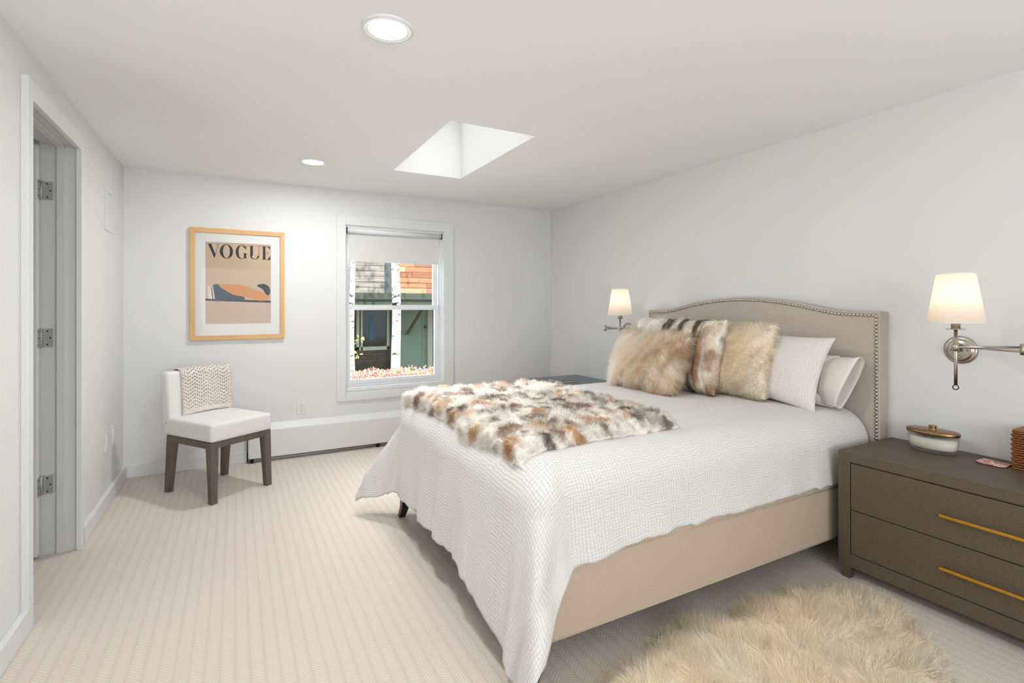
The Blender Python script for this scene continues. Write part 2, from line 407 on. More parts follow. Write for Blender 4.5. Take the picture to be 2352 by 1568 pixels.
struct('wall_hall_end', MB().box((-2.4, YB, 0), (XL - .2, YB + .2, H)), 'wall', 'white painted end wall of the hallway', 'wall')
struct('wall_hall_start', MB().box((-2.4, YR - .1, 0), (XL - .16, YR, H)), 'wall', 'white painted near end wall of the hallway', 'wall')

# baseboards: front face 2.5 cm proud
def base_run(name, a, b, label):
    return struct(name, MB().box(a, b), 'trim', label, 'baseboard', bevel=.003)
base_run('baseboard_left', (XL, dy1 + .035, 0), (XL + .025, YB, .098), 'white baseboard on the left wall between doorway and corner')
base_run('baseboard_near', (XL, YR, 0), (XL + .025, 2.81, .098), 'white baseboard on the left wall nearest the viewer')
base_run('baseboard_back', (XL + .025, YB - .018, 0), (.09, YB, .098), 'white baseboard on the back wall behind the chair')
base_run('baseboard_right', (XR - .018, YR, 0), (XR, YB - .018, .098), 'white baseboard on the wall behind the headboard')

# ------------------------------------------------------------------ door
d = struct_thing('door_1', 'open white panel door with steel hinges in a cased doorway', 'door', (XL, 3.25, 0))
cx0, cx1 = XL, XL + .025
part('casing', MB().box((cx0, 2.807, .0), (cx1, 2.867, 2.306)), 'trim', d, bevel=.002)
part('casing', MB().box((cx0, 3.642, .0), (cx1, 3.702, 2.306)), 'trim', d, bevel=.002)
part('head_casing', MB().box((cx0, 2.867, 2.222), (cx1, 3.642, 2.306)), 'trim', d, bevel=.002)
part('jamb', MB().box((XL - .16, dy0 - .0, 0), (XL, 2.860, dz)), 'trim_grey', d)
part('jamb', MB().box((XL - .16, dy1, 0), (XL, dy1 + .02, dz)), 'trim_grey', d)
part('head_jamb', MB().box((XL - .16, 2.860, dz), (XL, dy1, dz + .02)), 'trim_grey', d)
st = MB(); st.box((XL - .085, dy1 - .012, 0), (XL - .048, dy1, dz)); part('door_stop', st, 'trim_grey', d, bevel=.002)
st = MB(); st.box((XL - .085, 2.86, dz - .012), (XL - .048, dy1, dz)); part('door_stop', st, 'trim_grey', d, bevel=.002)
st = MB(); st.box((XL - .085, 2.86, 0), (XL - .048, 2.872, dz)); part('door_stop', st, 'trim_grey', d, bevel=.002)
lf = MB()
lx1 = XL - .153; lx0 = lx1 - .76; ly0, ly1 = 3.600, 3.640
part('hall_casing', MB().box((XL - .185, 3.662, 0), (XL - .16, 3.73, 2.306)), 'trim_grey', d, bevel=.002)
leaf = part('leaf', MB().box((lx0, ly0, .015), (lx1, ly1, 2.215)), 'trim', d, bevel=.003)
for z0, z1 in ((.25, 1.0), (1.15, 2.08)):
    part('panel', MB().box((lx0 + .12, ly0 - .006, z0), (lx1 - .12, ly0 + .01, z1)), 'trim', leaf, bevel=.005)
for hz in (1.981, 1.180, .381):
    h = part('hinge', MB().tube([(XL - .150, dy1 - .006, hz - .052), (XL - .150, dy1 - .006, hz + .052)], .0065, 12), 'hinge', d, True, label='satin steel butt hinge')
    part('hinge_plate', MB().box((XL - .143, dy1 - .003, hz - .05), (XL - .098, dy1 + .002, hz + .05)), 'hinge', h, bevel=.002)
    part('hinge_plate', MB().box((lx1 - .002, ly0 + .002, hz - .05), (lx1 + .003, ly1 - .001, hz + .05)), 'hinge', h, bevel=.002)
    sc_ = MB()
    for dz_ in (-.036, 0, .036):
        sc_.lathe((XL - .112 - (.012 if dz_ else 0), dy1 - .0032, hz + dz_), [(.0001, -.001), (.0042, -.001), (.0042, .001)], 10, 'y')
        sc_.lathe((lx1 + .003, ly0 + .012, hz + dz_), [(.0042, -.001), (.0042, .001), (.0001, .001)], 10, 'x')
    part('screw', sc_, 'screw', h)

# ------------------------------------------------------------------ window
w = struct_thing('window_1', 'white double-hung window with flat casing on the back wall', 'window', (1.405, YB, wz0))
oX0, oX1, oZ0, oZ1 = .835, 2.000, .461, 2.217
part('casing', MB().box((oX0, YB - .018, oZ0), (wx0, YB, oZ1)), 'trim', w, bevel=.002)
part('casing', MB().box((wx1, YB - .018, oZ0), (oX1, YB, oZ1)), 'trim', w, bevel=.002)
part('casing', MB().box((wx0, YB - .018, wz1), (wx1, YB, oZ1)), 'trim', w, bevel=.002)
part('casing', MB().box((wx0, YB - .018, oZ0), (wx1, YB, wz0)), 'trim', w, bevel=.002)
jb = MB(); jb.box((wx0, YB, wz0), (wx0 + .008, YB + .2, wz1)); part('jamb_liner', jb, 'vinyl', w)
jb = MB(); jb.box((wx1 - .008, YB, wz0), (wx1, YB + .2, wz1)); part('jamb_liner', jb, 'vinyl', w)
for k, yy_ in enumerate((.028, .056, .100)):
    part('track', MB().box((wx1 - .020, YB + yy_, wz0), (wx1 - .008, YB + yy_ + .008, wz1)), 'vinyl', w)
    part('track', MB().box((wx0 + .008, YB + yy_, wz0), (wx0 + .018, YB + yy_ + .008, wz1)), 'vinyl', w)
part('head_liner', MB().box((wx0, YB, wz1 - .008), (wx1, YB + .2, wz1)), 'vinyl', w)
part('sill', MB().box((wx0, YB, wz0), (wx1, YB + .2, wz0 + .035)), 'vinyl', w, bevel=.004)
part('sill_lip', MB().box((wx0, YB - .004, wz0 + .002), (wx1, YB + .03, wz0 + .016)), 'vinyl', w, bevel=.003)
def sash(y, x0, x1, z0, z1, st_, top, bot, name):
    s_ = part(name, MB().box((x0, y, z0), (x0 + st_, y + .035, z1)), 'vinyl', w, bevel=.004)
    part('stile', MB().box((x1 - st_, y, z0), (x1, y + .035, z1)), 'vinyl', s_, bevel=.004)
    part('rail', MB().box((x0 + st_, y, z1 - top), (x1 - st_, y + .035, z1)), 'vinyl', s_, bevel=.004)
    part('rail', MB().box((x0 + st_, y, z0), (x1 - st_, y + .035, z0 + bot)), 'vinyl', s_, bevel=.004)
    part('glass', MB().box((x0 + st_, y + .015, z0 + bot), (x1 - st_, y + .019, z1 - top)), 'pane', s_)
    return s_
sl = sash(YB + .066, .930, 1.868, wz0 + .035, 1.367, .044, .050, .065, 'lower_sash')
sash(YB + .110, .926, 1.872, 1.320, wz1 - .008, .048, .055, .045, 'upper_sash')
part('groove', MB().box((.985, YB + .0645, wz0 + .058), (1.81, YB + .067, wz0 + .066)), 'trim_grey', sl)
part('latch', MB().box((1.375, YB + .058, 1.367), (1.425, YB + .088, 1.381)).tube([(1.40, YB + .07, 1.385), (1.445, YB + .058, 1.388)], .006, 8), 'latch', w, bevel=.002, label='black sash latch')

# roller shade, pulled partly down
r = thing('roller_shade', 'white roller shade pulled down over the top of the window', 'window shade', (1.405, YB + .02, 1.785))
part('roller_tube', MB().tube([(.935, YB + .030, 2.078), (1.875, YB + .030, 2.078)], .026, 20), 'alu', r, True)
part('head_rail', MB().box((.925, YB + .006, 2.098), (1.885, YB + .06, 2.114)), 'alu', r, bevel=.003)
fb = MB(); fb.box((.950, YB + .0515, 1.800), (1.862, YB + .0535, 2.078)); part('fabric', fb, 'shade_fabric', r)
part('bottom_bar', MB().box((.950, YB + .048, 1.785), (1.862, YB + .057, 1.803)), 'shade_fabric', r, bevel=.003)
for x_ in (.927, 1.876): part('bracket', MB().box((x_, YB + .004, 2.045), (x_ + .010, YB + .058, 2.105)), 'latch', r, bevel=.002)

# unseen window added behind the viewer to hold the fill lamp
w3 = struct_thing('window_3', 'wide white window behind the viewer', 'window', ((rx0 + rx1) / 2, YR, rz0))
for a, b in (((rx0, rz0), (rx0 + .05, rz1)), ((rx1 - .05, rz0), (rx1, rz1)), ((rx0, rz0), (rx1, rz0 + .05)), ((rx0, rz1 - .05), (rx1, rz1))):
    part('frame_bar', MB().box((a[0], YR - .09, a[1]), (b[0], YR - .03, b[1])), 'vinyl', w3)
part('glass', MB().box((rx0 + .05, YR - .065, rz0 + .05), (rx1 - .05, YR - .06, rz1 - .05)), 'pane', w3)

# ------------------------------------------------------------------ downlights
def downlight(x, y, label):
    t = thing('recessed_light', label, 'ceiling light', (x, y, H), group='recessed ceiling lights')
    part('trim_ring', MB().lathe((x, y, H), [(.073, -.004), (.078, -.009), (.096, -.009), (.1015, -.005), (.102, .0)], 48), 'alu', t, True)
    part('lens', MB().lathe((x, y, H), [(.0001, -.0045), (.0735, -.0045)], 48), 'lens', t)
    l = light('downlight_lamp', 'AREA', (0, 0, -.012), (0, 0, 0), DOWN_P, (.96, .985, 1), shape='DISK', size=.14); l.parent = t
downlight(.53, 2.013, 'large round recessed ceiling light nearest the viewer')
downlight(.52, 4.130, 'small-looking recessed ceiling light near the back wall')

# ------------------------------------------------------------------ small things on the walls
p = thing('framed_poster', 'magazine cover poster in a honey wood frame with wide white mat', 'picture', (.0285, YB, 1.07))
fx0, fx1, fz0, fz1, fw = -.330, .387, 1.071, 2.008, .036
y0, y1 = YB - .028, YB - .001
def mitre(pts): return MB().prism(pts, lambda q: (q[0], y0, q[1]), lambda q: (q[0], y1, q[1]))
part('frame_bar', mitre([(fx0, fz0), (fx1, fz0), (fx1 - fw, fz0 + fw), (fx0 + fw, fz0 + fw)]), 'frame_wood', p, bevel=.0012)
part('frame_bar', mitre([(fx0, fz1), (fx1, fz1), (fx1 - fw, fz1 - fw), (fx0 + fw, fz1 - fw)]), 'frame_wood', p, bevel=.0012)
part('frame_bar', mitre([(fx0, fz0), (fx0, fz1), (fx0 + fw, fz1 - fw), (fx0 + fw, fz0 + fw)]), 'frame_wood_v', p, bevel=.0012)
part('frame_bar', mitre([(fx1, fz0), (fx1, fz1), (fx1 - fw, fz1 - fw), (fx1 - fw, fz0 + fw)]), 'frame_wood_v', p, bevel=.0012)
px0, px1, pz0, pz1 = -.219, .277, 1.204, 1.894
mm = MB()
for a, b in (((fx0 + fw - .004, fz0 + fw - .004), (px0, fz1 - fw + .004)), ((px1, fz0 + fw - .004), (fx1 - fw + .004, fz1 - fw + .004)), ((px0, fz0 + fw - .004), (px1, pz0)), ((px0, pz1), (px1, fz1 - fw + .004))):
    mm.box((a[0], YB - .014, a[1]), (b[0], YB - .010, b[1]))
part('mat_board', mm, 'mat_board', p)
pr = part('print', MB().box((px0 - .005, YB - .010, pz0 - .005), (px1 + .005, YB - .008, pz1 + .005)), 'print', p, label='tan magazine cover with a dark serif title')
PW, PH = px1 - px0, pz1 - pz0
def ink(name, polys, mat, lift):
    m_ = MB(); ya = YB - .0101 - lift
    for q in polys:
        b = len(m_.v); m_.v.extend([(px0 + x * PW, ya, pz1 - y * PH) for x, y in q]); m_.f.append(tuple(range(b, b + len(q))))
    return part(name, m_, mat, pr, fix=False)
def ring(cx_, cy_, ow, iw, oh, ih, a0=0, a1=360, n=40):
    qs = []
    for i in range(n):
        t0, t1 = [math.radians(a0 + (a1 - a0) * k / n) for k in (i, i + 1)]
        qs.append([(cx_ + ow * math.cos(t0), cy_ + oh * math.sin(t0)), (cx_ + ow * math.cos(t1), cy_ + oh * math.sin(t1)), (cx_ + iw * math.cos(t1), cy_ + ih * math.sin(t1)), (cx_ + iw * math.cos(t0), cy_ + ih * math.sin(t0))])
    return qs
T, B_ = .022, .192
ink('letter', [[(.035, T), (.085, T), (.150, B_ - .035), (.128, B_)], [(.128, B_), (.134, B_), (.192, T), (.184, T)], [(.018, T), (.105, T), (.105, T + .004), (.018, T + .004)], [(.160, T), (.212, T), (.212, T + .004), (.160, T + .004)]], 'ink', .0002)
cy_ = (T + B_) / 2; oh = (B_ - T) / 2 + .003
ink('letter', ring(.310, cy_, .100, .052, oh, oh - .006), 'ink', .0002)
ink('letter', ring(.540, cy_, .092, .046, oh, oh - .006, 62, 318) + [[(.575, cy_ + .012), (.612, cy_ + .012), (.612, B_ - .004), (.575, B_ - .012)], [(.555, cy_ + .012), (.630, cy_ + .012), (.630, cy_ + .016), (.555, cy_ + .016)], [(.604, T + .002), (.610, T + .002), (.610, T + .058), (.585, T + .030)]], 'ink', .0002)
ink('letter', [[(.672, T), (.716, T), (.716, B_ - .045), (.672, B_ - .045)], [(.808, T), (.814, T), (.814, B_ - .045), (.808, B_ - .045)], [(.650, T), (.738, T), (.738, T + .004), (.650, T + .004)], [(.785, T), (.838, T), (.838, T + .004), (.785, T + .004)]] + ring(.743, B_ - .047, .071, .044, .047, .041, 0, 180, 24), 'ink', .0002)
ink('letter', [[(.872, T), (.914, T), (.914, B_), (.872, B_)], [(.850, T), (.985, T), (.985, T + .005), (.850, T + .005)], [(.850, B_ - .005), (.992, B_ - .005), (.992, B_), (.850, B_)], [(.914, cy_ - .002), (.955, cy_ - .002), (.955, cy_ + .002), (.914, cy_ + .002)], [(.945, T), (.985, T), (.985, T + .045)], [(.940, B_), (.992, B_), (.992, B_ - .050)], [(.945, cy_), (.955, cy_ - .022), (.955, cy_ + .022)]], 'ink', .0002)
# plain stand-in for the cover picture: long soft colour forms
def blob(pts, n=8):
    out = []; k = len(pts)
    for i in range(k):
        p0, p1, p2, p3 = [np.array(pts[(i + j - 1) % k]) for j in range(4)]
        for t in np.linspace(0, 1, n, endpoint=False):
            out.append(tuple(.5 * (2 * p1 + (p2 - p0) * t + (2 * p0 - 5 * p1 + 4 * p2 - p3) * t * t + (3 * p1 - p0 - 3 * p2 + p3) * t ** 3)))
    return out
ink('picture_form', [[(0, .715), (1.0, .735), (1.0, 1.0), (0, 1.0)]], 'ink_lower', .0001)
ink('picture_form', [[(0, .690), (1.0, .712), (1.0, .738), (0, .716)]], 'ink', .00015)
ink('picture_form', [blob([(.10, .535), (.22, .520), (.40, .585), (.58, .670), (.55, .705), (.30, .708), (.06, .700)])], 'ink_slate', .00025)
ink('picture_form', [blob([(.20, .525), (.40, .512), (.58, .528), (.70, .565), (.85, .600), (.97, .650), (.96, .700), (.80, .712), (.62, .670), (.42, .640), (.30, .590)])], 'ink_skin', .0003)
ink('picture_form', [blob([(.78, .525), (.86, .500), (.95, .520), (.99, .580), (.97, .640), (.92, .630), (.87, .570)])], 'ink', .00035)
ink('picture_form', [[(.03, .545), (.075, .543), (.105, .695), (.045, .695)], [(.09, .540), (.108, .538), (.140, .695), (.118, .695)]], 'ink_white', .00035)
part('glazing', MB().box((fx0 + fw, YB - .0165, fz0 + fw), (fx1 - fw, YB - .0155, fz1 - fw)), 'pic_glass', p)

# outlet on the back wall
o = thing('wall_outlet', 'white duplex outlet on the back wall under the poster', 'outlet', (.5285, YB, .373))
part('plate', MB().box((.4925, YB - .006, .374), (.5645, YB, .502)), 'plate', o, bevel=.003)
part('receptacle', MB().box((.512, YB - .009, .398), (.545, YB - .004, .478)), 'plate', o, bevel=.003)
sl_ = MB()
for zc in (.418, .456):
    for dx, hh in ((-.007, .009), (.006, .011)): sl_.box((.5285 + dx - .001, YB - .0096, zc + .004 - hh / 2), (.5285 + dx + .001, YB - .0085, zc + .004 + hh / 2))
    sl_.lathe((.5285, YB - .0096, zc - .010), [(.0001, 0), (.003, 0), (.003, .001)], 8, 'y')
part('socket_slot', sl_, 'slot', o)
for zc in (.386, .490): part('screw', MB().lathe((.5285, YB - .0068, zc), [(.0001, 0), (.003, 0), (.003, .002)], 10, 'y'), 'screw', o)

# access panel and plates on the left wall
v_ = thing('access_panel', 'flat white framed access panel high on the left wall', 'wall panel', (XL, 4.46, 1.87))
for a, b in (((4.343, 1.870), (4.365, 2.160)), ((4.557, 1.870), (4.579, 2.160)), ((4.365, 1.870), (4.557, 1.892)), ((4.365, 2.138), (4.557, 2.160))):
    part('frame_bar', MB().box((XL, a[0], a[1]), (XL + .007, b[0], b[1])), 'trim', v_, bevel=.002)
part('panel', MB().box((XL, 4.367, 1.894), (XL + .003, 4.555, 2.136)), 'trim', v_)
for yy_, lb in ((4.343, 'white wall plate low on the left wall, nearer the doorway'), (4.560, 'white wall plate low on the left wall, nearer the corner')):
    t = thing('wall_plate', lb, 'wall plate', (XL, yy_ + .038, .358), group='low plates on the left wall')
    part('plate', MB().box((XL, yy_, .360), (XL + .007, yy_ + .076, .503)), 'plate', t, bevel=.003)
    part('insert', MB().box((XL + .004, yy_ + .022, .395), (XL + .010, yy_ + .054, .468)), 'plate', t, bevel=.002)

# baseboard heater
ht = thing('baseboard_heater', 'long white baseboard heater under the window', 'heater', (1.5, YB - .035, 0))
part('back_plate', MB().box((.105, YB - .012, .03), (3.10, YB - .001, .315)), 'heater', ht)
part('front_cover', MB().prism([(-.068, .040), (-.060, .040), (-.060, .272), (-.012, .322), (-.002, .322), (-.002, .328), (-.016, .328), (-.068, .276)], lambda q: (.108, YB + q[0], q[1]), lambda q: (3.10, YB + q[0], q[1])), 'heater', ht, bevel=.001)
part('end_cap', MB().box((.098, YB - .066, .045), (.108, YB - .001, .300)), 'heater', ht, bevel=.003)
part('end_seam', MB().box((.092, YB - .05, .012), (.098, YB - .004, .26)), 'dark', ht)
part('fin_element', MB().box((.14, YB - .052, .028), (3.08, YB - .015, .055)), 'heater_in', ht)
for x_ in (.115, 1.2, 2.3, 3.05): part('foot', MB().box((x_, YB - .06, 0), (x_ + .025, YB - .01, .045)), 'dark', ht)

# ------------------------------------------------------------------ chair (local frame, turned)
ch = thing('side_chair', 'white upholstered side chair with grey-brown wooden legs by the back wall', 'chair', (-.103, 4.386, 0), math.radians(34.5))
def tap(cx_, cy_, tx, ty, zt, a, b):
    return MB().loft([[(cx_ + sx * b, cy_ + sy * b, 0) for sx, sy in ((-1, -1), (1, -1), (1, 1), (-1, 1))], [(tx + sx * a, ty + sy * a, zt) for sx, sy in ((-1, -1), (1, -1), (1, 1), (-1, 1))]])
for (bx, by, tx, ty) in ((-.212, -.255, -.205, -.232), (.212, -.255, .205, -.232), (-.212, .262, -.205, .222), (.212, .262, .205, .222)):
    part('leg', tap(bx, by, tx, ty, .418, .029, .021), 'chair_wood', ch, bevel=.002)
for a, b in (((-.232, -.260, .375), (.232, -.225, .418)), ((-.232, .215, .375), (.232, .250, .418)), ((-.234, -.225, .375), (-.200, .215, .418)), ((.200, -.225, .375), (.234, .215, .418))):
    part('apron_rail', MB().box(a, b), 'chair_wood', ch, bevel=.002)
def rbox(n, fn):
    pass
def cushion(x0, x1, y0, y1, z0, z1, bev, mat, name, parent, shear=0, crown=0):
    bm = bmesh.new(); bmesh.ops.create_cube(bm, size=1)
    for v in bm.verts: v.co = Vector(((x0 + x1) / 2 + v.co.x * (x1 - x0), (y0 + y1) / 2 + v.co.y * (y1 - y0), (z0 + z1) / 2 + v.co.z * (z1 - z0)))
    bmesh.ops.bevel(bm, geom=list(bm.edges), offset=bev, segments=5, profile=.6, affect='EDGES')
    bmesh.ops.subdivide_edges(bm, edges=[e for e in bm.edges if e.calc_length() > .1], cuts=5, use_grid_fill=True)
    for v in bm.verts:
        if crown and v.co.z > (z0 + z1) / 2:
            u = (v.co.x - (x0 + x1) / 2) / (x1 - x0) * 2; k = (v.co.y - (y0 + y1) / 2) / (y1 - y0) * 2
            v.co.z += crown * (1 - u * u) * (1 - k * k)
        if shear: v.co.y += shear * (v.co.z - z0)
    me = bpy.data.meshes.new(name); bm.to_mesh(me); bm.free()
    return part(name, me, mat, parent, True)
cushion(-.238, .238, -.272, .285, .418, .545, .028, 'chair_fabric', 'seat', ch, 0, .008)
cushion(-.238, .238, .205, .300, .470, .872, .030, 'chair_fabric', 'backrest', ch, .10)

# knitted throw over the chair back
def chair_pt(x, y, z):
    c, s = math.cos(math.radians(34.5)), math.sin(math.radians(34.5)); return (-.103 + c * x - s * y, 4.386 + s * x + c * y, z)
prof = []
zf = .552
for z in np.linspace(zf, .845, 26): prof.append((.205 + .10 * (z - .47) - .010, z))
yc, zc = .2925 + .10 * 0 , .845
for a in np.linspace(0, PI, 14)[1:-1]: prof.append((.291 - .058 * math.cos(a), .846 + .040 * math.sin(a)))
for z in np.linspace(.845, .60, 20): prof.append((.300 + .10 * (z - .47) + .012, z))
prof = np.array(prof); sl2 = np.concatenate([[0], np.cumsum(np.hypot(*np.diff(prof, axis=0).T))])
nu = 44; V = []; UV = []; F = []
for i in range(len(prof)):
    t = i / (len(prof) - 1)
    xa = -.160 + .018 * math.sin(3 * t) ; xb = .234 + .010 * math.sin(5 * t)
    if i < 26: xa += .012 * (1 - i / 26.)
    for j in range(nu + 1):
        u = j / nu; x = xa + (xb - xa) * u
        wv = .004 * math.sin(u * 9 + i * .25) * (1 - abs(t - .5)); y = prof[i, 0] - (wv if i < 26 else -wv)
        z = prof[i, 1] + (.010 * math.sin(u * 3.1) - .006) * (1 if i < 4 else 0)
        V.append(chair_pt(x, y, z)); UV.append((u * .38, sl2[i]))
for i in range(len(prof) - 1):
    for j in range(nu): F.append((i * (nu + 1) + j, i * (nu + 1) + j + 1, (i + 1) * (nu + 1) + j + 1, (i + 1) * (nu + 1) + j))
bl = solo('knitted_throw', mesh_np('knitted_throw', V, F, UV), 'knit', 'cream openwork knitted throw folded over the chair back', 'blanket', chair_pt(.03, .26, .60), True)
sm = bl.modifiers.new('solid', 'SOLIDIFY'); sm.thickness = .007; sm.offset = 1

# ------------------------------------------------------------------ bed
BY0, BY1, BX0, BX1 = 1.555, 3.275, .935, 3.13
bed = thing('upholstered_bed', 'beige linen upholstered bed with arched nailhead headboard', 'bed', ((BX0 + BX1) / 2, (BY0 + BY1) / 2, 0))
# headboard outline
hy = np.array([1.515, 1.60, 1.72, 1.80, 1.93, 2.08, 2.25, 2.41]); hz_ = np.array([1.322, 1.322, 1.325, 1.336, 1.366, 1.393, 1.412, 1.418])
def hb_z(y):
    y = np.where(np.asarray(y) > 2.41, 4.82 - np.asarray(y), y)
    k = np.interp(y, hy, hz_); return sum(np.interp(y + d_, hy, hz_) for d_ in (-.06, -.03, 0, .03, .06)) / 5
ys = np.linspace(1.515, 3.305, 61); zs = hb_z(ys)
out = [(1.515, .25)] + list(zip(ys, zs)) + [(3.305, .25)]
hb = part('headboard', MB().prism(out, lambda q: (3.118, q[0], q[1]), lambda q: (3.205, q[0], q[1])), 'linen', bed, bevel=.006)
# nailheads along the edge
path = [(1.532, z) for z in np.arange(.62, 1.300, .0004)] + [(y, float(hb_z(y)) - .020) for y in np.arange(1.532, 3.290, .0004)] + [(3.288, z) for z in np.arange(1.300, .90, -.0004)]
path = np.array(path); L = np.concatenate([[0], np.cumsum(np.hypot(*np.diff(path, axis=0).T))])
nm = MB(); stp = .0205
for s_ in np.arange(0, L[-1], stp):
    y_ = float(np.interp(s_, L, path[:, 0])); z_ = float(np.interp(s_, L, path[:, 1]))
    nm.lathe((3.118, y_, z_), [(.0098, .001), (.0092, -.003), (.0066, -.0062), (.003, -.0078), (.0001, -.0082)], 10, 'x')
nl = part('nailhead_trim', nm, 'nail', hb, True, label='row of pewter nailheads'); nl['kind'] = 'stuff'
# rails
def rail(name, a, b): return part(name, MB().box(a, b), 'linen_dark', bed, bevel=.010, seg=3)
sr_ = rail('side_rail', (BX0, BY0, .137), (BX1 - .012, BY0 + .055, .455)); rail('side_rail', (BX0, BY1 - .055, .137), (BX1 - .012, BY1, .455)); ft = rail('foot_rail', (BX0, BY0 + .055, .137), (BX0 + .055, BY1 - .055, .455))
part('piping', MB().tube([(BX0 + .006, BY0, .403), (BX1 - .015, BY0, .403)], .0035, 8), 'linen_dark', sr_, True)
part('piping', MB().tube([(BX0 + .004, BY0 + .002, .141), (BX1 - .015, BY0 + .002, .141)], .004, 8), 'linen_dark', sr_, True)
part('piping', MB().tube([(BX0 + .001, BY0 + .001, .141), (BX0 + .001, BY0 + .001, .45)], .0035, 8), 'linen_dark', sr_, True)
part('platform', MB().box((BX0 + .05, BY0 + .05, .36), (BX1 - .02, BY1 - .05, .40)), 'dark', bed)
def bedleg(x, y, sx):
    rings = []
    for t in np.linspace(0, 1, 7):
        zz = .140 * (1 - t); cx_ = x + sx * (.030 * t * t); hw = .030 * (1 - t) + .019 * t
        rings.append([(cx_ - hw, y - hw, zz), (cx_ + hw, y - hw, zz), (cx_ + hw, y + hw, zz), (cx_ - hw, y + hw, zz)])
    part('leg', MB().loft(rings), 'black_wood', bed, bevel=.002)
for x_, s_ in ((BX0 + .036, -1), (BX1 - .05, 1)):
    for y_ in (BY0 + .036, BY1 - .036): bedleg(x_, y_, s_)
mat_ = solo('mattress', MB().box((1.0, 1.61, .40), (3.10, 3.22, .715)), 'mat_board', 'white mattress under the duvet on the upholstered bed', 'mattress', (2.05, 2.41, .40), bevel=.05, seg=4)

# duvet -------------------------------------------------------------
XF, YN, YF, ZD, RD = 1.085, 1.735, 3.105, .770, .175
ARC = RD * PI / 2
def edge(s):
    s = np.maximum(s, 0); a = np.minimum(s / RD, PI / 2); ex = np.maximum(s - ARC, 0)
    return RD * np.sin(a), -RD * (1 - np.cos(a)), ex
def drape(x, y, folds=True, lift=0.0):
    x = np.asarray(x, float); y = np.asarray(y, float)
    p = np.maximum(XF - x, 0); qn = np.maximum(YN - y, 0); qf = np.maximum(y - YF, 0); q = qn + qf
    sg = np.where(qn > 0, -1.0, 1.0)
    r_ = np.hypot(p, q); phi = np.arctan2(q, np.maximum(p, 1e-9)); phi = np.where(r_ < 1e-9, 0, phi)
    off, dz_, ex = edge(r_)
    cornr = np.sin(2 * phi) ** 2 * (p > 0) * (q > 0)
    side = (p <= 1e-9)
    slope = np.where(side, .16, .11) + cornr * np.where(qn > 0, .14, .38)
    fold = 0
    if folds:
        fr_ = np.clip(ex / .4, 0, 1)
        along = np.where(side, x, y)
        k = fbm(along * 6.5, ex * 1.2 + 3, 11) - .5
        fold = fr_ * (.055 * k + .012 * np.sin(along * 17 + 2 * np.sin(along * 5)))
        fold = fold + cornr * fr_ * .045 * np.sin(phi * 9 + 1.0)
    off = (off + ex * np.sin(slope) + fold) * (1 + np.where(qn > 0, .20, .12) * cornr)
    dz_ = dz_ - ex * np.cos(slope)
    ang = np.where((qn > 0) & (p > 0), PI / 2 * (phi / (PI / 2)) ** .72, phi)
    X = np.where(x < XF, XF, x) - off * np.cos(ang) * (r_ > 0); X = np.where(p > 0, X, x)
    Y = np.clip(y, YN, YF) + sg * off * np.sin(ang) * (q > 0)
    Z = ZD + dz_
    if True:
        top = np.clip(1 - r_ / ARC, 0, 1)
        Z = Z + top * (.010 * (fbm(x * 2.2, y * 2.2, 4) - .5) + .016 * np.sin(np.clip((y - YN) / (YF - YN), 0, 1) * PI) - .02 * sstep(2.6, 3.1, x) * 0)
    return np.stack([X, Y, np.maximum(Z, .03)], -1)
FOOT_L, NEAR_L, FAR_L = .665, .440, .52
nx, ny = 190, 200
gx = np.linspace(XF - FOOT_L, 3.100, nx); gy = np.linspace(YN - NEAR_L, YF + FAR_L, ny)
GX, GY = np.meshgrid(gx, gy, indexing='ij')
# irregular hem
ex_ = .018 * (fbm(GY * 9, GY * 0, 21) - .5) * 2; GX2 = GX - (ex_ + .10 * sstep(2.10, 1.74, GY)) * np.clip((XF - GX) / FOOT_L, 0, 1)
ey_ = .014 * (fbm(GX * 11, GX * 0, 31) - .5) * 2; GY2 = GY - (ey_ + .035 * sstep(1.5, 1.05, GX) + .045 * sstep(1.15, .75, GX)) * np.clip((YN - GY) / NEAR_L, 0, 1)
P3 = drape(GX2, GY2)
V = P3.reshape(-1, 3); F = []
idx = np.arange(nx * ny).reshape(nx, ny)
F = np.stack([idx[:-1, :-1], idx[1:, :-1], idx[1:, 1:], idx[:-1, 1:]], -1).reshape(-1, 4)
UV = np.stack([GX, GY], -1).reshape(-1, 2)
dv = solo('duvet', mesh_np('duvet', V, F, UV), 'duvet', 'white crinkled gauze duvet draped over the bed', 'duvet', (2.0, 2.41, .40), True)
sm = dv.modifiers.new('solid', 'SOLIDIFY'); sm.thickness = .014; sm.offset = -1

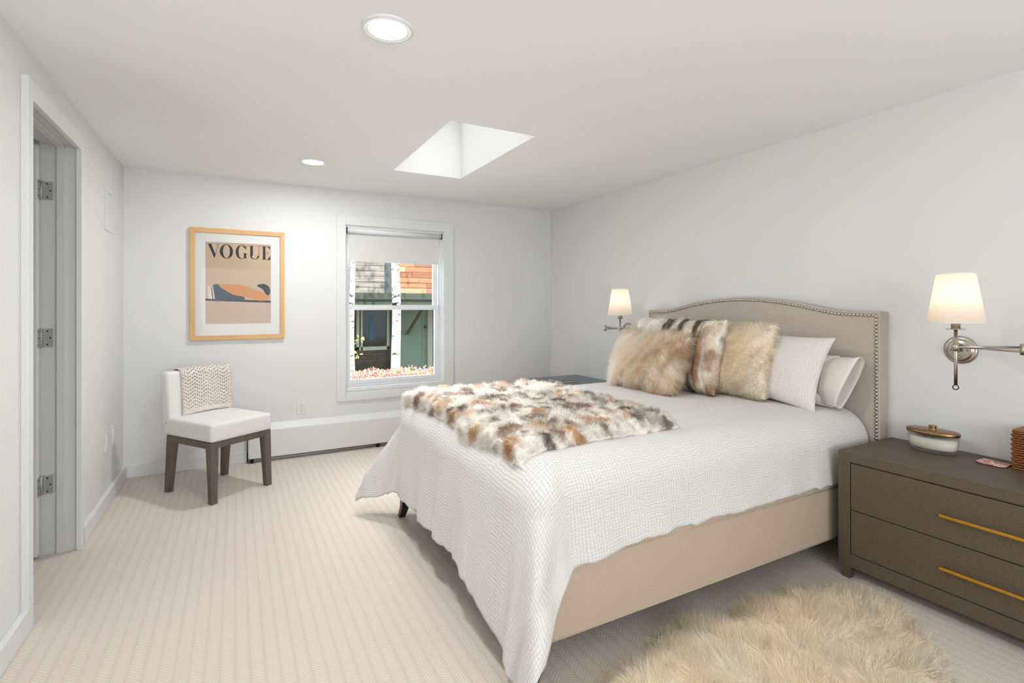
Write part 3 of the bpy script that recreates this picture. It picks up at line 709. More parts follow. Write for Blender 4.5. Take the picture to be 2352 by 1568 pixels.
# ------------------------------------------------------------------ fur
def fur_mesh(name, P, N, C, length, width, comb, lift=.8, jit=.35, droop=.25, seed=1, clump=0.0):
    """ribbon strands: 5 points, a quad and a triangle each"""
    g = np.random.default_rng(seed); n = len(P)
    ln = length * (.6 + .6 * g.random((n, 1)))
    rn = g.normal(size=(n, 3)) * jit
    if clump:
        q = np.stack([vnoise(P[:, 0] * clump + 7, P[:, 1] * clump + P[:, 2] * clump, s) - .5 for s in (3, 5, 8)], -1); rn = rn + q * 1.6
    d0 = N * lift + comb * (1 - lift) + rn; d0 /= np.linalg.norm(d0, axis=1, keepdims=True)
    d1 = d0 + comb * .35 + np.array([0, 0, -droop]) + g.normal(size=(n, 3)) * jit * .4; d1 /= np.linalg.norm(d1, axis=1, keepdims=True)
    p1 = P + d0 * ln * .55; p2 = p1 + d1 * ln * .5
    s_ = np.cross(d0, g.normal(size=(n, 3))); s_ /= np.linalg.norm(s_, axis=1, keepdims=True) + 1e-9
    w_ = width * (.7 + .6 * g.random((n, 1)))
    V = np.stack([P - s_ * w_, P + s_ * w_, p1 + s_ * w_ * .75, p1 - s_ * w_ * .75, p2], 1).reshape(-1, 3)
    base = np.arange(n)[:, None] * 5
    me = bpy.data.meshes.new(name)
    me.vertices.add(n * 5); me.vertices.foreach_set('co', V.ravel())
    li = np.concatenate([base + np.array([0, 1, 2, 3]), base + np.array([3, 2, 4])], 1).ravel()
    me.loops.add(n * 7); me.loops.foreach_set('vertex_index', li.astype(np.int32))
    me.polygons.add(n * 2)
    ls = (np.arange(n)[:, None] * 7 + np.array([0, 4])).ravel().astype(np.int32)
    me.polygons.foreach_set('loop_start', ls)
    me.polygons.foreach_set('use_smooth', np.ones(n * 2, bool))
    me.update(calc_edges=True)
    cc = C * (.88 + .24 * g.random((n, 1)))
    cols = np.ones((n, 5, 4)); cols[:, :, :3] = np.clip(cc, 0, .95)[:, None, :]
    at = me.attributes.new('Col', 'FLOAT_COLOR', 'POINT'); at.data.foreach_set('color', cols.ravel())
    NN = np.repeat(N * .75 + d0 * .35 + g.normal(size=(n, 3)) * .22, 5, 0); NN /= np.linalg.norm(NN, axis=1, keepdims=True)
    na_ = me.attributes.new('Nrm', 'FLOAT_VECTOR', 'POINT'); na_.data.foreach_set('vector', NN.ravel())
    return me
def set_col(me, C):
    cols = np.ones((len(me.vertices), 4)); cols[:, :3] = C
    at = me.attributes.new('Col', 'FLOAT_COLOR', 'POINT'); at.data.foreach_set('color', cols.ravel())
def sample(V, F, n, seed=0, attr=None, wfn=None):
    """area-weighted samples of a quad mesh; returns P, N and interpolated attr"""
    g = np.random.default_rng(seed); V = np.asarray(V); F = np.asarray(F)
    T_ = np.concatenate([F[:, [0, 1, 2]], F[:, [0, 2, 3]]]); a, b, c = V[T_[:, 0]], V[T_[:, 1]], V[T_[:, 2]]
    cr = np.cross(b - a, c - a); ar = np.linalg.norm(cr, axis=1)
    # smooth vertex normals
    VN = np.zeros_like(V)
    for k in range(3): np.add.at(VN, T_[:, k], cr)
    VN /= np.linalg.norm(VN, axis=1, keepdims=True) + 1e-12
    wgt = ar if wfn is None else ar * wfn((a + b + c) / 3, VN[T_[:, 0]])
    t = g.choice(len(T_), n, p=wgt / wgt.sum())
    u, v = g.random((n, 1)), g.random((n, 1)); sw = (u + v) > 1; u = np.where(sw, 1 - u, u); v = np.where(sw, 1 - v, v)
    bc = (1 - u - v, u, v)
    P = sum(bc[k] * V[T_[t, k]] for k in range(3)); N = sum(bc[k] * VN[T_[t, k]] for k in range(3)); N /= np.linalg.norm(N, axis=1, keepdims=True) + 1e-12
    A = None if attr is None else sum(bc[k] * attr[T_[t, k]] for k in range(3))
    return P, N, A
CREAM, WHITE = np.array(rgb(246, 238, 229)), np.array(rgb(240, 236, 230))
PELTS = [np.array(rgb(*c)) for c in ((112, 88, 68), (138, 112, 88), (188, 146, 104), (134, 126, 116), (92, 78, 66), (200, 168, 134), (150, 132, 116))]
def pelts(u, v, su, sv, seed=0, white=.35):
    """patchwork of small pelts: brown centres fading into cream; returns colour and height"""
    u = u / su + .35 * (fbm(u / su * .9, v / sv * .9, seed + 3) - .5) * 2; v = v / sv + .35 * (fbm(u * .9 + 4, v * .9, seed + 6) - .5) * 2
    i, j = np.floor(u), np.floor(v); best = np.full(u.shape, 9.); ki = np.zeros(u.shape); kj = np.zeros(u.shape)
    def h(a, b, s): q = np.sin(a * 127.1 + b * 311.7 + (seed + s) * 74.7) * 43758.5453; return q - np.floor(q)
    for a in (-1, 0, 1):
        for b in (-1, 0, 1):
            cu, cv = i + a + .2 + .6 * h(i + a, j + b, 1), j + b + .2 + .6 * h(i + a, j + b, 2)
            d_ = np.hypot(u - cu, v - cv); m_ = d_ < best; best = np.where(m_, d_, best); ki = np.where(m_, i + a, ki); kj = np.where(m_, j + b, kj)
    pick = h(ki, kj, 5); pal = np.array(PELTS)[np.minimum((pick * len(PELTS)).astype(int), len(PELTS) - 1)]
    isw = h(ki, kj, 9) < white; rad = .26 + .34 * h(ki, kj, 11)
    f = 1 - sstep(rad * .40, rad * 1.25, best + .55 * (fbm(u * 2.4, v * 5, seed + 20) - .5) + .12 * (fbm(u * 30, v * 8, seed + 22) - .5)); f = np.where(isw, 0, f) * .92
    cr_ = CREAM * (.92 + .12 * fbm(u * 2, v * 2, seed + 30)[..., None])
    return cr_ * (1 - f[..., None]) + pal * f[..., None], 1 - sstep(.30, .70, best)

# fur throw on the bed ----------------------------------------------------
tx = np.linspace(.955, 1.855, 110); ty = np.linspace(1.725, 3.44, 190); TX, TY = np.meshgrid(tx, ty, indexing='ij')
eu = (TX - .955) / .9; ev = (TY - 1.725) / 1.715
TXw = TX + .03 * (fbm(TY * 5, TY * 0 + 2, 41) - .5) * 2 * (1 - eu) + (.035 * (fbm(TY * 4, TY * 0, 43) - .5) * 2 + .05 * ev) * eu
TYw = TY + .02 * (fbm(TX * 6, TX * 0, 45) - .5) * 2 * (1 - ev) + .05 * eu * (1 - ev)
base = drape(TXw, TYw, False)
e_ = 1e-3; da = drape(TXw + e_, TYw, False) - base; db = drape(TXw, TYw + e_, False) - base
NB = np.cross(da, db); NB /= np.linalg.norm(NB, axis=-1, keepdims=True)
ca_, sa_ = math.cos(.5), math.sin(.5)
colr, hgt = pelts(TX * ca_ + TY * sa_, -TX * sa_ + TY * ca_, .062, .105, 2, .34)
rim = np.minimum(np.minimum(eu, 1 - eu) * .9, np.minimum(ev, 1 - ev) * 1.7); rimf = sstep(0, .035, rim)
Pt = base + NB * (.010 + .012 * rimf + .040 * hgt * rimf + .010 * (fbm(TX * 9, TY * 9, 51) - .5) * rimf)[..., None]
idx = np.arange(tx.size * ty.size).reshape(tx.size, ty.size); Ft = np.stack([idx[:-1, :-1], idx[1:, :-1], idx[1:, 1:], idx[:-1, 1:]], -1).reshape(-1, 4)
th = thing('fur_throw', 'patchwork brown and cream fur throw spread across the foot of the bed', 'throw', (1.40, 2.6, ZD))
Vt = Pt.reshape(-1, 3); me = mesh_np('hide', Vt, Ft); set_col(me, colr.reshape(-1, 3)); hd = part('hide', me, 'hide', th, True, fix=False)
sm = hd.modifiers.new('solid', 'SOLIDIFY'); sm.thickness = .020; sm.offset = -1
S, N_, A_ = sample(Vt, Ft, 150000, 3, colr.reshape(-1, 3))
cb = np.array([-.55, -.55, 0.]) + np.stack([fbm(S[:, 0] * 6, S[:, 1] * 6, 61) - .5, fbm(S[:, 0] * 6, S[:, 1] * 6, 62) - .5, 0 * S[:, 0]], -1) * 2.2
fo = part('fur', fur_mesh('throw_fur', S, N_, A_, .030, .0008, cb, .45, .30, .15, 5, 25), 'fur', th, fix=False); fo['kind'] = 'stuff'

# pillows ----------------------------------------------------------------
def pillow_surf(W, Hh, T_, n=40, c=.07, puff=2.4, wr=0.0, seed=0):
    u = np.linspace(-1, 1, n); U, V_ = np.meshgrid(u, u, indexing='ij')
    U = np.sin(U * PI / 2) * .6 + U * .4; V_ = np.sin(V_ * PI / 2) * .6 + V_ * .4
    x = W / 2 * U * (1 - c * (1 - V_ ** 2) * np.abs(U) ** 3); y = Hh / 2 * V_ * (1 - c * (1 - U ** 2) * np.abs(V_) ** 3)
    t = T_ / 2 * ((1 - np.abs(U) ** puff) * (1 - np.abs(V_) ** puff)) ** .55
    if wr: t = t + wr * (fbm(x * 14, y * 14, seed) - .5) * (1 - U ** 4) * (1 - V_ ** 4)
    fr_ = np.stack([x, y, t + .004], -1).reshape(-1, 3); bk = np.stack([x, y, -t - .004], -1).reshape(-1, 3)
    idx = np.arange(n * n).reshape(n, n)
    F1 = np.stack([idx[:-1, :-1], idx[1:, :-1], idx[1:, 1:], idx[:-1, 1:]], -1).reshape(-1, 4)
    F2 = F1[:, ::-1] + n * n
    ringi = list(idx[:, 0]) + list(idx[-1, 1:]) + list(idx[-2::-1, -1]) + list(idx[0, -2:0:-1])
    F3 = [(ringi[k], ringi[k] + n * n, ringi[(k + 1) % len(ringi)] + n * n, ringi[(k + 1) % len(ringi)]) for k in range(len(ringi))]
    return np.concatenate([fr_, bk]), np.concatenate([F1, F2, np.array(F3)])
def place(V, base_, Hh, lean, yaw, roll=0.0):
    """pillow local: x width, y height, z thickness (front)"""
    xd = np.array([math.cos(yaw), math.sin(yaw), 0]); yd = np.array([math.sin(yaw), -math.cos(yaw), 0])   # width runs toward -Y
    up = np.array([0, 0, 1.0]); hd_ = up * math.cos(lean) + xd * math.sin(lean); nd = -xd * math.cos(lean) + up * math.sin(lean)
    x, y = V[:, 0] * math.cos(roll) - V[:, 1] * math.sin(roll), V[:, 0] * math.sin(roll) + V[:, 1] * math.cos(roll)
    W_ = np.array(base_) + x[:, None] * yd + (y + Hh / 2)[:, None] * hd_ + V[:, 2:3] * nd
    return W_
CB = np.array((0, 0, .35))
def fur_pillow(name, label, base_, W, Hh, T_, lean, yaw, colfn, nstr, length, width, seed, roll=0.0, lift=.62, jit=.3, comb=(0, 0, -1), clump=18, ridge=0, rad=.6):
    Vl, F_ = pillow_surf(W, Hh, T_, 72, .05, 3.4, .012, seed)
    if ridge:
        q = strip_coord(Vl[:, 0], Vl[:, 1], ridge); Vl[:, 2] += np.sign(Vl[:, 2]) * .016 * np.abs(np.sin(PI * q)) * np.clip(np.abs(Vl[:, 2]) / .05, 0, 1)
    Wv = place(Vl, base_, Hh, lean, yaw, roll)
    Cv = colfn(Vl[:, 0], Vl[:, 1], Vl[:, 2])
    t = thing(name, label, 'pillow', tuple(np.array(base_)), group='pillows against the headboard')
    me = mesh_np('cover', Wv, F_); set_col(me, Cv); part('cover', me, 'hide', t, True, fix=False)
    cam_p = np.array([0, 0, 1.35])
    def wfn(c, n): 
        f = np.einsum('ij,ij->i', n, (cam_p - c) / np.linalg.norm(cam_p - c, axis=1, keepdims=True)); return np.where(f > -.5, 1.0, .25)
    S, N_, A_ = sample(Wv, F_, nstr, seed, Cv, wfn)
    radial = S - Wv.mean(0); radial /= np.linalg.norm(radial, axis=1, keepdims=True)
    fl = np.stack([fbm(S[:, 1] * 7 + k_ * 9, S[:, 2] * 7, seed + 40 + k_) - .5 for k_ in range(3)], -1) * 3.2
    cb = radial * rad + np.array(comb) * .5 + fl
    f = part('fur', fur_mesh(name + '_fur', S, N_, A_, length, width, cb, lift, jit, .25, seed + 1, clump), 'fur', t, fix=False); f['kind'] = 'stuff'
    return t
def beige(x, y, z):
    f = fbm(x * 9 + 3, y * 10, 71); g = fbm(x * 18, y * 9, 73)
    a, b, c = np.array(rgb(247, 234, 218)), np.array(rgb(232, 211, 186)), np.array(rgb(206, 176, 144))
    k = sstep(.42, .70, f + .25 * (g - .5) + .16 * np.clip(x / .3, -1, 1))[..., None]; q = sstep(.6, .75, g)[..., None]
    return (a * (1 - k) + b * k) * (1 - q * k * .7) + c * q * k * .7
def creamf(x, y, z):
    k = sstep(.35, .75, fbm(x * 4, y * 4, 81))[..., None] * .6; return np.array(rgb(253, 238, 219)) * (1 - k) + np.array(rgb(249, 225, 193)) * k
def strip_coord(x, y, seed): return (x + .05 * (fbm(x * 5 + 2, y * 4, seed) - .5)) / .062 + 40
def strips(x, y, seed, amt):
    # sewn pelts: upright strips of cream, brown and tan fur
    q = strip_coord(x, y, seed); i = np.floor(q); f = q - i
    def h(a, s): r = np.sin(a * 91.7 + (seed + s) * 37.3) * 43758.5453; return r - np.floor(r)
    pa = np.array([rgb(*c) for c in ((238, 230, 220), (112, 90, 72), (226, 212, 194), (134, 108, 84), (240, 234, 226), (176, 146, 114), (122, 108, 96))])
    a = pa[np.minimum((h(i, 1) * 7).astype(int), 6)]; b = pa[np.minimum((h(i, 2) * 7).astype(int), 6)]
    n = fbm(i * 7.3 + f * .8, y * 6 + h(i, 3) * 9, seed + 1); k = sstep(.40, .60, n)[..., None]
    c = a * (1 - k) + b * k; e = (sstep(.0, .22, f) * sstep(1.0, .78, f))[..., None]
    c = CREAM * (1 - e) + c * e
    return CREAM * (1 - amt) + c * amt
def stripes(x, y, z):
    return strips(x, y, 9, 1.0)
def stripes2(x, y, z):
    return strips(x, y, 15, .35)
fur_pillow('fur_pillow', 'long-haired beige fur pillow in front of all the others', (2.43, 2.68, .800), .66, .385, .19, math.radians(24), math.radians(-5), beige, 52000, .060, .0008, 101, comb=(0, -.2, -.5), rad=.35, jit=.38, clump=24)
fur_pillow('fur_pillow', 'brown and white patchwork rabbit fur pillow between the beige and the cream pillow', (2.640, 2.475, .795), .50, .485, .18, math.radians(15), 0, stripes, 50000, .020, .0008, 111, lift=.4, jit=.2, ridge=9, rad=.2)
fur_pillow('fur_pillow', 'pale grey-white fur pillow farthest back on the window side', (2.74, 2.87, .795), .46, .49, .18, math.radians(15), math.radians(3), stripes2, 35000, .026, .0009, 121, lift=.4, jit=.2, ridge=15, rad=.2)
fur_pillow('fur_pillow', 'plain cream sheepskin pillow beside the white gauze sham', (2.775, 2.215, .795), .49, .455, .17, math.radians(14), 0, creamf, 36000, .030, .0010, 131, lift=.75, jit=.35, comb=(0, 0, -.3))
def soft_pillow(name, label, base_, W, Hh, T_, lean, yaw, mat, seed, roll=0.0, wr=.012, c=.08, n=60):
    Vl, F_ = pillow_surf(W, Hh, T_, n, c, 2.2, wr, seed); Wv = place(Vl, base_, Hh, lean, yaw, roll)
    uv = np.stack([Vl[:, 0], Vl[:, 1]], -1)
    t = thing(name, label, 'pillow', tuple(base_), group='pillows against the headboard')
    part('cover', mesh_np('cover', Wv, F_, uv), mat, t, True, fix=False)
    return t, Wv
soft_pillow('pillow_sham', 'white crinkled gauze pillow sham with a pointed corner', (2.865, 2.06, .775), .74, .44, .15, math.radians(19), math.radians(-4), 'sham', 141, roll=math.radians(-3), c=.10)
t, Wv = soft_pillow('bed_pillow', 'white bed pillow in a satin pillowcase with an open end, against the headboard', (2.985, 2.00, .775), .62, .30, .13, math.radians(13), 0, 'case', 151, c=.05)
# open end of the pillowcase: a flared sleeve toward the viewer
Vs = []; Fs = []; ns = 40; ms = 9
for i in range(ms):
    k = i / (ms - 1); yy_ = 1.77 - .165 * k
    for j in range(ns):
        a = 2 * PI * j / ns
        hx_ = (.050 + .018 * k) * math.cos(a); hz2 = (.125 + .028 * k) * math.sin(a)
        wob = .010 * k * math.sin(3 * a + 1.2) + .006 * math.sin(5 * a + 3 * k)
        lean_ = math.tan(math.radians(13))
        z = .775 + .150 + hz2 + wob; x = 2.985 + lean_ * (z - .775) + hx_ + wob * .5
        z = max(z, .778)
        Vs.append((x - .02 * k, yy_ + .05 * k * math.sin(a) * -1, z)); 
for i in range(ms - 1):
    for j in range(ns): q = (j + 1) % ns; Fs.append((i * ns + j, i * ns + q, (i + 1) * ns + q, (i + 1) * ns + j))
so = part('open_hem', mesh_np('open_hem', Vs, Fs), 'case', t, True); sm = so.modifiers.new('solid', 'SOLIDIFY'); sm.thickness = .003

# ------------------------------------------------------------------ nightstands
def nightstand(name, label, y0, y1, mat, hmat, xf=2.68, cat='nightstand'):
    xb = XR - .02; zt = .63
    t = thing(name, label, cat, ((xf + xb) / 2, (y0 + y1) / 2, 0), group='nightstands either side of the bed')
    part('top', MB().box((xf, y0, zt - .052), (xb, y1, zt)), mat, t, bevel=.003)
    for a in (y0, y1 - .056):
        part('side_panel', MB().box((xf, a, .060), (xb, a + .056, zt - .052)), mat, t, bevel=.002)
    part('bottom_rail', MB().box((xf, y0 + .056, .060), (xb, y1 - .056, .124)), mat, t, bevel=.002)
    part('back_panel', MB().box((xb - .015, y0 + .056, .124), (xb, y1 - .056, zt - .052)), 'dark', t)
    part('interior', MB().box((xf + .020, y0 + .056, .124), (xb - .02, y1 - .056, zt - .052)), 'dark', t)
    yc = (y0 + y1) / 2
    for za, zb in ((.346, .574), (.128, .342)):
        dr = part('drawer', MB().box((xf + .001, y0 + .060, za), (xf + .022, y1 - .060, zb)), mat, t, bevel=.002)
        zc = (za + zb) / 2 - .004
        hl = part('handle', MB().box((xf - .028, yc - .195, zc - .006), (xf - .020, yc + .195, zc + .006)), hmat, dr, bevel=.001, label='slim brass bar pull')
        for q in (-.17, .17): part('handle_post', MB().box((xf - .021, yc + q - .006, zc - .004), (xf + .001, yc + q + .006, zc + .004)), hmat, dr)
    for a, b in ((xf, y1 - .056), (xf, y0 + .012), (xb - .05, y1 - .056), (xb - .05, y0 + .012)):
        part('foot', MB().loft([[(a + .006, b + .004, 0), (a + .040, b + .004, 0), (a + .040, b + .04, 0), (a + .006, b + .04, 0)], [(a, b, .062), (a + .05, b, .062), (a + .05, b + .045, .062), (a, b + .045, .062)]]), mat, t)
    return t
nightstand('nightstand', 'brown textured two-drawer nightstand with brass pulls, nearest the viewer', .24, 1.492, 'shagreen', 'brass')
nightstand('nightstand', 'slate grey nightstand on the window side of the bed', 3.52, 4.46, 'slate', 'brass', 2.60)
bk = thing('book', 'thin book with a dark cover lying on the far nightstand', 'book', (2.80, 4.12, .63))
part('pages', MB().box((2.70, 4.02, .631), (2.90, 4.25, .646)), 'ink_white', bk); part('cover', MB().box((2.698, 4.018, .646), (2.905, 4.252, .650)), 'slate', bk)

# candle in an oval glass
cd = thing('oval_candle', 'oval glass candle with a bronze lid on the near nightstand', 'candle', (3.07, 1.252, .63))
cc = (3.07, 1.252, .63)
part('glass_vessel', MB().lathe(cc, [(.0001, .001), (.086, .001), (.098, .012), (.104, .050), (.1055, .088)], 48, 'z', .62, 1.0), 'jar', cd, True)
part('wax', MB().lathe(cc, [(.0001, .014), (.090, .014), (.098, .024), (.100, .066), (.0001, .068)], 48, 'z', .62, 1.0), 'wax', cd, True)
ld = part('lid', MB().lathe(cc, [(.0001, .088), (.109, .086), (.1115, .090), (.1115, .100), (.108, .104), (.0001, .106)], 48, 'z', .62, 1.0), 'bronze', cd, True, bevel=0)
part('lid_knob', MB().lathe((3.07, 1.252, .63), [(.017, .105), (.017, .108), (.012, .111), (.016, .118), (.017, .124), (.015, .127), (.0001, .1275)], 24), 'bronze', ld, True)

# coaster and woven box
co = thing('coaster', 'floral printed coaster lying on the near nightstand', 'coaster', (3.045, 1.013, .63))
pts = [(3.000, 1.045), (3.022, 1.067), (3.098, 1.067), (3.090, .961), (3.020, .959), (3.000, .975)]
part('backing', MB().prism(pts, lambda q: (q[0], q[1], .6305), lambda q: (q[0], q[1], .634)), 'cork', co)
part('printed_face', MB().prism(pts, lambda q: (q[0], q[1], .634), lambda q: (q[0], q[1], .6375)), 'coaster', co, bevel=.001)
bxp = thing('woven_box', 'dark brown woven rattan box at the edge of the near nightstand', 'box', (3.12, .80, .63))
x0, x1, yA, yB = 3.045, 3.180, .66, .944
part('body', MB().box((x0 + .004, yA + .004, .631), (x1 - .004, yB - .004, .800)), 'rattan_dark', bxp)
wv = MB(); rows = 16
for k in range(rows):
    z = .634 + k * (.168 / rows)
    m_ = 44
    pth = []
    per = [(x0, yA), (x0, yB), (x1, yB), (x1, yA)]
    for s_ in range(3):
        (ax, ay), (bx_, by_) = per[s_], per[s_ + 1]; nrm = [(-1, 0), (0, 1), (1, 0)][s_]; nseg = int(math.hypot(bx_ - ax, by_ - ay) / .011)
        for i in range(nseg):
            f = i / nseg; b = .0042 * math.cos(PI * i + PI * k); pth.append((ax + (bx_ - ax) * f + nrm[0] * b, ay + (by_ - ay) * f + nrm[1] * b, z))
    wv.tube(pth, .0046, 6)
wp = part('weave', wv, 'rattan', bxp, True, fix=False); wp['kind'] = 'stuff'
part('lid', MB().box((x0 - .004, yA - .004, .796), (x1 + .004, yB + .002, .806)), 'rattan', bxp, bevel=.003)

# ------------------------------------------------------------------ swing-arm sconces
def sconce(label, P_, J, S_, power):
    t = thing('swing_arm_sconce', label, 'wall lamp', (XR, P_[1], P_[2]), group='bedside swing-arm wall lamps')
    pl = part('wall_plate', MB().lathe((XR, P_[1], P_[2]), [(.069, 0), (.069, -.006), (.060, -.010), (.052, -.010), (.050, -.016), (.046, -.018), (.0001, -.018)], 48, 'x'), 'nickel', t, True)
    part('screw', MB().ball((XR - .020, P_[1] + .034, P_[2]), .005), 'nickel', pl, True); part('screw', MB().ball((XR - .020, P_[1] - .034, P_[2]), .005), 'nickel', pl, True)
    part('dimmer_knob', MB().lathe((XR - .018, P_[1], P_[2] - .034), [(.008, 0), (.008, -.006), (.006, -.014), (.0001, -.016)], 14, 'x'), 'nickel', pl, True)
    px_ = XR - .045
    part('pivot', MB().tube([(px_, P_[1], P_[2] - .012), (px_, P_[1], P_[2] + .038)], .010, 16).tube([(XR - .016, P_[1], P_[2] + .012), (px_, P_[1], P_[2] + .012)], .008, 12), 'nickel', t, True)
    za, zb = P_[2] + .018, P_[2] + .036
    part('arm', MB().tube([(px_, P_[1], za), (J[0], J[1], za)], .0058, 12), 'nickel', t, True)
    part('arm', MB().tube([(J[0], J[1], zb), (S_[0], S_[1], zb)], .0058, 12), 'nickel', t, True)
    part('elbow', MB().tube([(J[0], J[1], za - .016), (J[0], J[1], zb + .016)], .0105, 16), 'nickel', t, True)
    x, y = S_
    part('stem', MB().tube([(x, y, .998), (x, y, 1.248)], .0068, 14), 'nickel', t, True)
    part('collar', MB().tube([(x, y, zb - .018), (x, y, zb + .018)], .0105, 16), 'nickel', t, True)
    part('finial', MB().ball((x, y, .988), .0125, 16, 10), 'crystal', t, True, label='clear glass ball finial')
    part('drip_disc', MB().lathe((x, y, 1.246), [(.0001, 0), (.034, .002), (.036, .004), (.034, .005), (.0001, .004)], 32), 'nickel', t, True)
    part('socket', MB().tube([(x, y, 1.250), (x, y, 1.315)], .017, 20), 'nickel', t, True)
    part('bulb', MB().ball((x, y, 1.375), .026, 16, 10, 1.3), 'bulb', t, True)
    sh = part('shade', MB().lathe((x, y, 0), [(.1035, 1.2775), (.0685, 1.5005)], 64), 'lampshade', t, True, label='tapered white fabric shade, lit')
    for r_, z in ((.1037, 1.2795), (.0687, 1.4985)):
        part('shade_trim', MB().lathe((x, y, z), [(r_, -.003), (r_ + .0012, -.003), (r_ + .0012, .003), (r_, .003)], 64), 'mat_board', sh, True)
    part('shade_spider', MB().tube([(x - .068, y, 1.492), (x + .068, y, 1.492)], .0015, 6).tube([(x, y - .068, 1.492), (x, y + .068, 1.492)], .0015, 6).tube([(x, y, 1.40), (x, y, 1.50)], .0015, 6), 'nickel', sh)
    l = light('sconce_lamp', 'POINT', (x - XR, y - P_[1], 1.405 - P_[2]), (0, 0, 0), power, (1, .78, .58), shadow_soft_size=.028); l.parent = t
sconce('lit swing-arm wall lamp above the near nightstand', (XR, 1.191, 1.133), (3.075, .920), (2.847, 1.075), 0.42)
sconce('lit swing-arm wall lamp on the window side of the bed', (XR, 3.668, 1.133), (2.895, 3.610), (2.845, 3.352), 0.42)

# ------------------------------------------------------------------ sheepskin rug
out = np.array([(.93, 1.30), (1.02, 1.40), (1.20, 1.44), (1.33, 1.455), (1.43, 1.535), (1.54, 1.575), (1.66, 1.560), (1.75, 1.50), (1.83, 1.465), (1.91, 1.50), (2.02, 1.530), (2.13, 1.505), (2.22, 1.465), (2.33, 1.485), (2.44, 1.42), (2.56, 1.335), (2.61, 1.25), (2.58, 1.16), (2.50, 1.06), (2.42, .975), (2.33, .90), (2.20, .83), (2.05, .70), (1.85, .62), (1.60, .64), (1.40, .70), (1.15, .85), (.96, 1.08)])
cen = out.mean(0); nr, na = 26, 168
oo = []
k = len(out)
for i in range(k):
    p0, p1, p2, p3 = [out[(i + j - 1) % k] for j in range(4)]
    for t_ in np.linspace(0, 1, na // k, endpoint=False): oo.append(.5 * (2 * p1 + (p2 - p0) * t_ + (2 * p0 - 5 * p1 + 4 * p2 - p3) * t_ ** 2 + (3 * p1 - p0 - 3 * p2 + p3) * t_ ** 3))
oo = np.array(oo); na = len(oo)
# pull the hide in so that the fur reaches the outline
dirs = cen - oo; dirs /= np.linalg.norm(dirs, axis=1, keepdims=True); oo = oo + dirs * .028
Vr = []; 
for i in range(nr + 1):
    f = (i / nr) ** .8
    q = cen + (oo - cen) * f
    z = .010 + .032 * (1 - f ** 6) + .014 * (fbm(q[:, 0] * 4, q[:, 1] * 4, 91) - .3) * (1 - f ** 4)
    Vr.append(np.concatenate([q, z[:, None]], 1))
Vr = np.array(Vr); idr = np.arange((nr + 1) * na).reshape(nr + 1, na)
Fr = np.array([(idr[i, j], idr[i + 1, j], idr[i + 1, (j + 1) % na], idr[i, (j + 1) % na]) for i in range(nr) for j in range(na)])
Vr = Vr.reshape(-1, 3)
g_ = fbm(Vr[:, 0] * 3, Vr[:, 1] * 3, 95)[:, None]; Cr = np.array(rgb(255, 243, 227)) * (1 - g_) + np.array(rgb(252, 231, 205)) * g_
rg = thing('sheepskin_rug', 'cream sheepskin rug on the carpet beside the bed', 'rug', (cen[0], cen[1], 0))
me = mesh_np('hide', Vr, Fr); set_col(me, Cr); part('hide', me, 'hide', rg, True, fix=True)
S, N_, A_ = sample(Vr, Fr, 75000, 12, Cr); N_ *= np.sign(N_[:, 2:3])
cb = np.concatenate([(S[:, :2] - cen) * .9, np.zeros((len(S), 1))], 1) + np.stack([fbm(S[:, 0] * 5, S[:, 1] * 5, 96) - .5, fbm(S[:, 0] * 5, S[:, 1] * 5, 97) - .5, 0 * S[:, 0]], -1) * 1.6
f = part('fur', fur_mesh('rug_fur', S, N_, A_, .062, .0008, cb, .62, .28, .25, 13, 14), 'fur', rg, fix=False); f['kind'] = 'stuff'

# ------------------------------------------------------------------ outside the window
struct('ground', MB().box((-6, YB + .2, -1.2), (14, 8.4, .02)).box((-6, 8.4, -1.2), (14, 26, -.9)), 'soil', 'garden ground outside the window', 'ground')
nb = thing('neighbour_house', 'wooden house with plank siding and sage wall seen through the window', 'building', (3.2, 12.6, 0))
rngp = np.random.default_rng(5)
ph = .128
wl = part('upper_wall', MB().box((.6, 12.03, 1.66), (7.0, 12.2, 4.2)), 'plank_dark', nb)
for kx in range(10):
    z0 = 1.672 + kx * ph
    part('plank', MB().box((1.2, 12.0 + .006 * (kx % 2), z0), (3.09, 12.03, z0 + ph - .008)), 'plank_grey', wl)
    cut = 3.25 + rngp.uniform(.3, 1.0); mats = ['plank_orange', 'plank_tan', 'plank_red', 'plank_orange']
    part('plank', MB().box((3.24, 12.0 + .006 * (kx % 2), z0), (cut, 12.03, z0 + ph - .008)), mats[(kx * 3 + 1) % 4], wl)
    part('plank', MB().box((cut + .008, 12.0 + .005 * ((kx + 1) % 2), z0), (5.6, 12.03, z0 + ph - .008)), mats[(kx * 2) % 4], wl)
part('corner_board', MB().box((3.093, 11.97, 1.672), (3.238, 12.03, 3.1)), 'post_blue', nb)
part('eave_beam', MB().box((.8, 11.96, 1.535), (7.0, 12.2, 1.672)), 'beam_green', nb)
part('eave_beam', MB().box((.8, 12.0, 1.391), (7.0, 12.2, 1.53)), 'beam_green', nb)
part('soffit', MB().box((.8, 12.1, 1.40), (7.0, 13.25, 1.50)), 'plank_dark', nb)
lw = part('lower_wall', MB().box((.8, 13.22, -.9), (3.6, 13.4, 1.5)), 'plank_dark', nb)
for kx in range(-6, 3):
    part('plank', MB().box((1.4, 13.19 + .008 * (kx % 2), .02 + kx * .078), (3.52, 13.22, .02 + kx * .078 + .070)), 'plank_dark', lw)
wn = part('window_pane', MB().box((2.70, 13.17, .336), (3.44, 13.2, 1.45)), 'dark_glass', nb)
